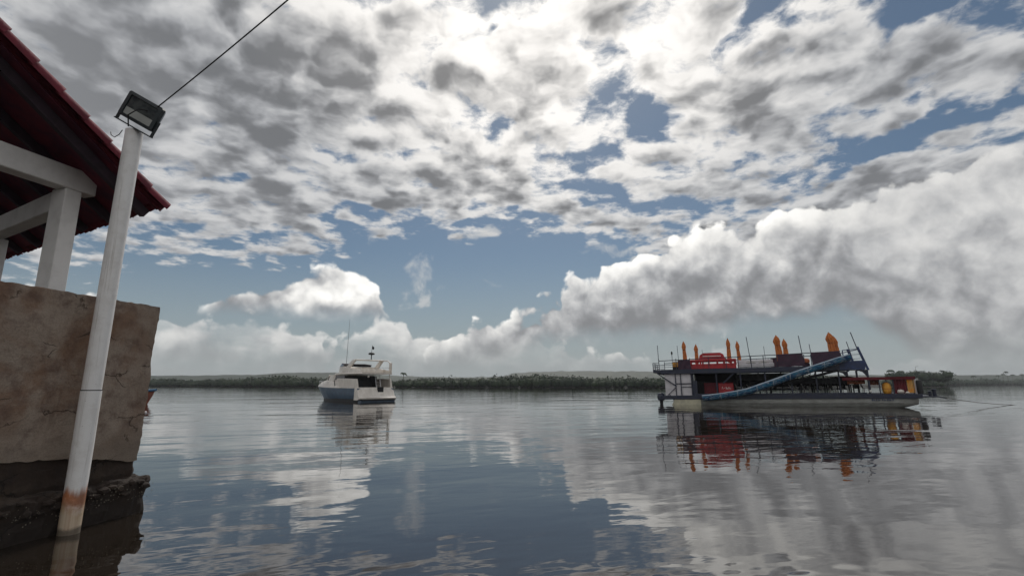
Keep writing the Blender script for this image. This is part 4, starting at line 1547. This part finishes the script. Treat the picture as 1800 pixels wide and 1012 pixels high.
curtain(17.12, 17.95, .0, .80, 1.86, M_maroon, 'curtain', 'dark red curtain hanging between the orange drum and the yellow curtain', 0)
m_oy = material('orange_to_yellow_cloth', (0.78, 0.32, 0.03), .8, (0.66, 0.46, 0.18), 1.6)
curtain(17.98, 18.42, -.02, .85, 1.86, m_oy, 'curtain', 'orange yellow curtain hanging at the bow pillar', 2)
curtain(14.2, 15.4, .5, 1.55, 1.86, material('brown_orange_cloth', (0.28, 0.09, 0.04), .8), 'curtain', 'short brown orange curtain left of the end frame pillar', 1)
curtain(15.6, 16.3, .5, 1.45, 1.90, material('dull_orange_cloth', (0.22, 0.08, 0.04), .8), 'curtain', 'dull orange curtain right of the end frame pillar', 3)
pd = thing('white_post_board', 'narrow white board standing upright at the bow pillar', 'board', on_bar(18.46, .1, .76))
MB().box(0, .13, 0, .05, 0, 1.08, bev=.01).build('board', M_panel, pd)
ty = thing('rubber_fender', 'tall black rubber fender hanging at the bow corner', 'fender', on_bar(18.76, .08, .72))
MB().lathe([(.05, 0), (.16, .05), (.20, .18), (.20, .90), (.16, 1.05), (.05, 1.10)], 14).build('body', M_black, ty)
MB().tube([(0, 0, 1.08), (0, .05, 1.35)], .02, 5).build('lanyard', M_bark, ty)
for (x, y, r, lab) in ((17.5, .12, .27, 'larger of the two cream buoys lying below the dark red curtain'), (17.92, -.0, .14, 'smaller cream buoy next to the larger one at the bow')):
    b = thing('cream_buoy', lab, 'buoy', on_bar(x, y, .76), 'cream buoys at the bow')
    MB().lathe([(.02, 0), (r * .7, r * .1), (r, r * .55), (r * .85, r * 1.05), (r * .4, r * 1.3), (.02, r * 1.35)], 14).build('body', M_white, b)
    MB().tube([(-.03, 0, r * 1.3), (0, 0, r * 1.5), (.03, 0, r * 1.3)], .015, 5).build('eye', M_black, b)
fl_ = thing('white_float', 'small white round float hanging on the end frame pillar', 'float', on_bar(15.53, -.12, .98))
MB().lathe([(.01, -.10), (.06, -.09), (.09, -.04), (.10, 0), (.09, .04), (.06, .09), (.01, .10)], 12).build('body', M_chair, fl_)
MB().tube([(0, 0, .09), (0, .06, .3)], .01, 5).build('lanyard', M_bark, fl_)
rp_ = [BAR @ Vector((20.95, 2.0, .38))]
e_ = Vector((45.0, 45.0, -.05))
rope_pts = [rp_[0].lerp(e_, i / 16) - Vector((0, 0, .5 * (i / 16) * (1 - i / 16))) for i in range(17)]
tag(MB().tube(rope_pts, .022, 6).build('mooring_rope', M_bark), 'thin mooring rope from the bow spar down into the water at right', 'rope')

# ------------------------------------------------------------------ motor yacht, seen from its port quarter
# local axes: x forward from the transom, y to port (left), z up from the waterline
YA = frame((-13.98, 52.3, 0), -48.0) @ Matrix.Diagonal((1, 1, .95, 1))
yacht = thing('motor_yacht', 'white motor yacht with blue hull, flybridge and radar arch at anchor', 'yacht', YA)
YL = 11.5


def half(t):
    """half beam at the deck edge"""
    return 2.12 * (1 - max(0, (t - .42) / .58) ** 2.3) ** .8 if t < 1 else 0.0


def sheer(t):
    return 1.42 + .22 * t * t


secs = []
for i in range(25):
    t = i / 24
    hb = max(half(t), .02)
    zs = sheer(t)
    wl = hb * (0.93 - .45 * t ** 2.2)
    x = YL * t
    rake = lambda z: -1.5 * (t ** 3) * (1 - (z + .5) / (zs + .5))
    s = []
    for (yy, z) in ((hb, zs), (hb * .985 if t < .6 else hb * .9, zs * .62), (wl, .12), (wl * .9, -.12), (wl * .45, -.5), (0, -.62)):
        s.append(Vector((x + rake(z), yy, z)))
    secs.append(s + [Vector((p.x, -p.y, p.z)) for p in reversed(s[:-1])])
MB().loft(secs, cap=True).build('hull', M_blue_hull, yacht)
# boot stripe
bs = []
for i in range(24):
    t = i / 24
    hb = max(half(t), .02)
    wl = hb * (0.93 - .45 * t ** 2.2)
    zs = sheer(t)
    x = YL * t + (-1.5 * t ** 3 * (1 - .62 / (zs + .5)))
    bs.append([Vector((x, wl + .035, -.12)), Vector((x, wl + .055, .30)), Vector((x, wl - .05, .32))])
for sg in (1, -1):
    MB().loft([[Vector((p.x, p.y * sg, p.z)) for p in s] for s in bs], cap=False).build('boot_stripe', M_black, yacht)

# white deck moulding above the blue topsides: bulwark rising to the foredeck
dk = []
for i in range(25):
    t = i / 24
    hb = max(half(t), .02)
    zs = sheer(t) - .01
    x = YL * t
    crown = .10 if t < .28 else .10 + .78 * min(1, (t - .28) / .16)
    if t > .62:
        crown = .88 - .66 * ((t - .62) / .38)
    wdeck = hb * (.94 if t < .28 else .80 - .12 * t)
    s = [Vector((x, hb + .03, zs)), Vector((x, hb + .02, zs + .10)), Vector((x, max(wdeck, .01), zs + crown)), Vector((x, max(wdeck * .4, .005), zs + crown + .06)), Vector((x, 0, zs + crown + .07))]
    dk.append((s, t))
fore = [s + [Vector((p.x, -p.y, p.z)) for p in reversed(s[:-1])] for s, t in dk if t >= .29]
MB().loft(fore, cap=True).build('deck_moulding', M_white, yacht)
# side wings: tall coaming running aft from the cabin to the transom, port and starboard
for sg in (1, -1):
    w = MB()
    w.prism([(.12, 1.40), (4.2, 1.46), (4.2, 2.48), (2.3, 2.46), (.42, 2.40), (.20, 1.75)], 0, .16, lambda u, v, d: Vector((u, sg * (1.98 + .10 - d), v)))
    w.build('side_coaming', M_white, yacht)
# transom: moulded white block with rounded corner and bathing platform
tr = MB()
prof = [(-.62, .30), (-.66, .42), (-.40, .62), (-.16, 1.20), (-.02, 1.50), (.35, 1.52), (.35, .20), (-.3, .2)]
trs = []
for k in range(13):
    y = -2.12 + 4.24 * k / 12
    pull = .16 * (abs(y) / 2.12) ** 6
    trs.append([Vector((u + pull, y * (1.01 if v > .5 else 1.03), v)) for u, v in prof])
tr.loft(trs, close=True, cap=True)
transom = tr.build('transom', M_white, yacht)
MB().box(-.68, .2, -2.0, 2.0, .14, .30, bev=.03).build('swim_platform', M_black, yacht)
MB().box(-.50, -.02, -2.0, 2.0, -.1, .16).build('platform_skirt', M_blue_hull, yacht)
MB().box(-.24, -.10, -.75, -.10, .62, 1.54).build('transom_gate', M_dark, yacht)
# cockpit: sole, dark aft bulkhead with glass doors, bench
MB().box(.3, 3.0, -1.9, 1.9, .80, .86).build('cockpit_sole', M_wood, yacht)
MB().box(2.9, 3.0, -1.9, 1.9, .86, 2.74).build('aft_bulkhead', M_dark, yacht)
MB().box(2.86, 2.90, -1.2, 1.2, .95, 2.6).build('saloon_door', M_glass, yacht)
MB().box(.42, .95, -.0, 1.9, .86, 1.35, bev=.06).build('cockpit_bench', M_dark, yacht)
# saloon superstructure with side windows and raked windscreen
sal = []
for (x, w, z0, z1) in ((3.0, 1.76, 2.2, 2.84), (5.0, 1.72, 2.2, 2.88), (6.9, 1.55, 2.2, 2.86)):
    sal.append([Vector((x, w, z0)), Vector((x, w * .93, z1)), Vector((x, -w * .93, z1)), Vector((x, -w, z0))])
MB().loft(sal, close=True, smooth=False).build('saloon', M_white, yacht)
for sg in (1, -1):
    w = MB()
    w.prism([(3.15, 2.40), (5.3, 2.36), (5.3, 2.80), (3.15, 2.80)], .0, .03, lambda u, v, d: Vector((u, sg * (1.745 - (v - 2.2) * .19 + d), v)))
    w.build('side_window', M_glass, yacht)
    w = MB()
    w.prism([(5.75, 2.34), (7.35, 2.30), (6.75, 2.84), (5.75, 2.84)], .0, .03, lambda u, v, d: Vector((u, sg * (1.69 - (u - 5) * .10 - (v - 2.2) * .19 + d), v)))
    w.build('side_window', M_glass, yacht)
ws = MB().loft([[Vector((6.9, 1.52, 2.84)), Vector((7.9, 1.25, 2.20))], [Vector((7.05, .5, 2.88)), Vector((8.25, .5, 2.22))], [Vector((7.05, -.5, 2.88)), Vector((8.25, -.5, 2.22))], [Vector((6.9, -1.52, 2.84)), Vector((7.9, -1.25, 2.20))]], cap=False, smooth=False)
ws.build('windscreen', M_glass, yacht)
for y in (-1.5, 1.5):
    MB().beam((6.85, y, 2.86), (7.9, y * .83, 2.18), .10, .10).build('windscreen_frame', M_white, yacht)
MB().prism([(5.25, 2.2), (5.85, 2.2), (5.55, 2.9), (5.15, 2.9)], 1.60, 1.72, lambda u, v, d: Vector((u, d, v))).build('cabin_pillar', M_white, yacht)
MB().beam((4.9, 2.0, 2.3), (4.55, 2.04, 1.5), .05, .08).build('side_vent', M_dark, yacht)

# flybridge: long overhanging deck with a coaming, small smoked screen, seats
fd = []
for (x, w) in ((-.15, 1.75), (.1, 1.95), (2.5, 1.98), (4.2, 1.88), (5.5, 1.60), (6.0, 1.2)):
    fd.append([Vector((x, w, 2.90)), Vector((x, w * 1.01, 2.98)), Vector((x, w * .97, 3.05)), Vector((x, -w * .97, 3.05)), Vector((x, -w * 1.01, 2.98)), Vector((x, -w, 2.90))])
MB().loft(fd, close=True).build('flybridge_deck', M_white, yacht)
cm = []
path2 = [(.25, 1.80, 3.30), (1.2, 1.86, 3.42), (2.4, 1.86, 3.62), (3.8, 1.78, 3.80), (5.0, 1.48, 3.82), (5.6, .8, 3.80), (5.75, 0, 3.80)]
path2 = path2 + [(x, -y, z) for x, y, z in reversed(path2[:-1])]
for (x, y, z) in path2:
    n_ = Vector((0 if x < 5 else .6, 1 if y > 0 else (-1 if y < 0 else 0), 0))
    cm.append([Vector((x, y, 3.03)), Vector((x - .12 * (x > 4.5), y * .97, z)), Vector((x - .18, y * .93, z)), Vector((x - .12, y * .93, 3.03))])
MB().loft(cm, close=True).build('flybridge_coaming', M_white, yacht)
sc_ = []
for (x, y) in ((3.9, 1.72), (4.9, 1.46), (5.45, .8), (5.6, 0), (5.45, -.8), (4.9, -1.46), (3.9, -1.72)):
    sc_.append([Vector((x, y, 3.78)), Vector((x - .30, y * .95, 4.12 if abs(y) < 1.6 else 3.98))])
MB().loft(sc_, cap=False).build('fly_windscreen', M_glass, yacht)
MB().tube([(x - .30, y * .95, z + .02) for (x, y, z) in ((3.9, 1.72, 3.98), (4.9, 1.46, 4.12), (5.45, .8, 4.12), (5.6, 0, 4.12), (5.45, -.8, 4.12), (4.9, -1.46, 4.12), (3.9, -1.72, 3.98))], .03, 6).build('screen_trim', M_purple, yacht)
MB().box(3.2, 3.9, .3, 1.5, 3.05, 3.75, bev=.08).build('helm_seat', M_white, yacht)
MB().box(1.0, 1.6, -1.5, 1.5, 3.05, 3.5, bev=.08).build('fly_sofa', M_white, yacht)
# radar arch: two raking legs joined by a top bar
for sg in (1, -1):
    ar = MB()
    ar.prism([(2.9, 3.2), (3.7, 3.2), (2.0, 4.44), (1.35, 4.44)], 0, .16, lambda u, v, d: Vector((u, sg * (1.84 - .10 * (v - 3.2) - d), v)))
    ar.build('arch_leg', M_white, yacht)
MB().box(1.35, 2.0, -1.62, 1.62, 4.40, 4.52, bev=.05).build('arch_top', M_white, yacht)
MB().box(.05, .45, -1.9, -1.74, 3.05, 4.2, bev=.04).build('aft_stanchion', M_white, yacht)
MB().tube([(.3, -1.80, 4.15), (.7, -1.76, 4.40), (1.4, -1.65, 4.46)], .06, 8).build('arch_brace', M_white, yacht)
MB().tube([(.15, 1.78, 3.32), (.15, 1.78, 3.62), (1.8, 1.82, 3.72)], .022, 6).tube([(.15, 1.78, 3.62), (.15, -1.78, 3.62)], .022, 6).tube([(.15, 0, 3.05), (.15, 0, 3.62)], .02, 6).build('fly_rail', M_steel, yacht)
# mast with a radar scanner and a light on the arch; whip aerial
MB().tube([(1.7, -.35, 4.5), (1.7, -.35, 5.15)], .05, 8).build('mast', M_black, yacht)
MB().lathe([(.05, 0), (.30, .05), (.34, .16), (.26, .26), (.06, .30)], 14, (1.7, -.35, 5.05)).build('radar_scanner', M_black, yacht)
MB().tube([(1.7, -.35, 5.35), (1.65, -.38, 6.15)], .025, 6).build('mast', M_black, yacht)
fg = MB().loft([[Vector((1.66, -.38, 6.05)), Vector((1.66, -.38, 5.72))], [Vector((1.62, -.52, 6.0)), Vector((1.62, -.55, 5.66))], [Vector((1.7, -.66, 5.9)), Vector((1.7, -.60, 5.62))]], cap=False)
fg.build('pennant', M_dark, yacht)
MB().tube([(3.5, 1.5, 3.7), (3.25, 1.6, 6.4), (2.9, 1.75, 9.0)], [.028, .02, .012], 6).build('whip_aerial', M_greytarp, yacht)
# boarding ladder to the flybridge, cockpit posts, guard rail round the bow
ld = MB()
for y in (-.30, -.82):
    ld.tube([(.22, y, .9), (.75, y, 2.86)], .028, 6)
for k in range(6):
    t = (k + .5) / 6
    ld.tube([(.22 + .53 * t, -.30, .9 + 1.96 * t), (.22 + .53 * t, -.82, .9 + 1.96 * t)], .026, 6)
ld.build('ladder', M_steel, yacht)
MB().tube([(.12, -1.86, 1.45), (.42, -1.86, 2.88)], .05, 8).build('overhang_post', M_white, yacht)
MB().lathe([(.03, 0), (.10, .05), (.10, .2), (.03, .25)], 10, (.0, .95, 2.55)).build('deck_lamp', M_white, yacht)
br_ = MB()
rail = []
for i in range(13):
    t = .55 + .45 * i / 12
    rail.append((YL * t - .1, max(half(t), .02) * .95, sheer(t) + .62))
br_.tube(rail, .018, 5).tube([(x, -y, z) for x, y, z in rail], .018, 5)
for (x, y, z) in rail[::3]:
    br_.tube([(x, y, z - .62), (x, y, z)], .016, 5).tube([(x, -y, z - .62), (x, -y, z)], .016, 5)
br_.build('bow_rail', M_steel, yacht)

# ------------------------------------------------------------------ small fishing boat half hidden by the sea wall
FB = frame((-35.65, 45.0, 0), 76)
fb = thing('fishing_boat', 'small orange red fishing boat with blue gunwale half hidden behind the sea wall', 'boat', FB)
secs = []
for i in range(15):
    t = i / 14
    hb = .95 * (1 - max(0, (t - .45) / .55) ** 2) ** .8 if t < 1 else .02
    hb = max(hb, .02)
    zs = .85 + .40 * t * t
    x = 4.4 * (t - .28)
    s = [Vector((x + .45 * t ** 3, hb, zs)), Vector((x + .3 * t ** 3, hb * .95, zs * .6)), Vector((x, hb * .8, .1)), Vector((x - .1, hb * .4, -.25)), Vector((x - .15, 0, -.3))]
    secs.append(s + [Vector((p.x, -p.y, p.z)) for p in reversed(s[:-1])])
MB().loft(secs).build('hull', material('orange_red_hull', (0.26, 0.085, 0.05), .5, (0.20, 0.07, 0.05), 2.0), fb)
for sg in (1, -1):
    MB().tube([(s[0].x + .05, s[0].y * sg, s[0].z) for s in secs], .11, 8).build('gunwale', material('blue_gunwale_paint', (0.03, 0.11, 0.22), .5), fb)
MB().box(-.5, 1.55, -.6, .6, .8, 1.9, bev=.06).build('wheelhouse', M_white, fb)
MB().box(-.7, 1.75, -.75, .75, 1.9, 2.0, bev=.03).build('wheelhouse_roof', M_panel, fb)
MB().box(.2, 1.2, -.62, -.60, 1.3, 1.75).build('window', M_glass, fb)
MB().tube([(2.35, 0, 1.0), (2.4, 0, 2.6)], .04, 6).build('mast', M_panel, fb)
MB().box(2.28, 2.55, -.12, .12, 1.7, 2.5, bev=.03).build('mast_box', material('green_white_box', (0.5, 0.55, 0.5), .6, (0.10, 0.2, 0.15), 3.0), fb)

# ------------------------------------------------------------------ haze: one even box of air round the whole scene
hm = bpy.data.materials.new('haze')
hm.use_nodes = True
ht = hm.node_tree
for nd in list(ht.nodes):
    ht.nodes.remove(nd)
pv = ht.nodes.new('ShaderNodeVolumePrincipled')
pv.inputs['Color'].default_value = (0.92, 0.95, 1.0, 1)
pv.inputs['Density'].default_value = 0.0002
pv.inputs['Anisotropy'].default_value = 0.0
ho = ht.nodes.new('ShaderNodeOutputMaterial')
ht.links.new(pv.outputs[0], ho.inputs['Volume'])
haze = MB().box(-4010, 4010, -2010, 4510, -3, 42).build('haze', hm)
haze['kind'] = 'stuff'
haze['label'] = 'thin pale haze over the water'
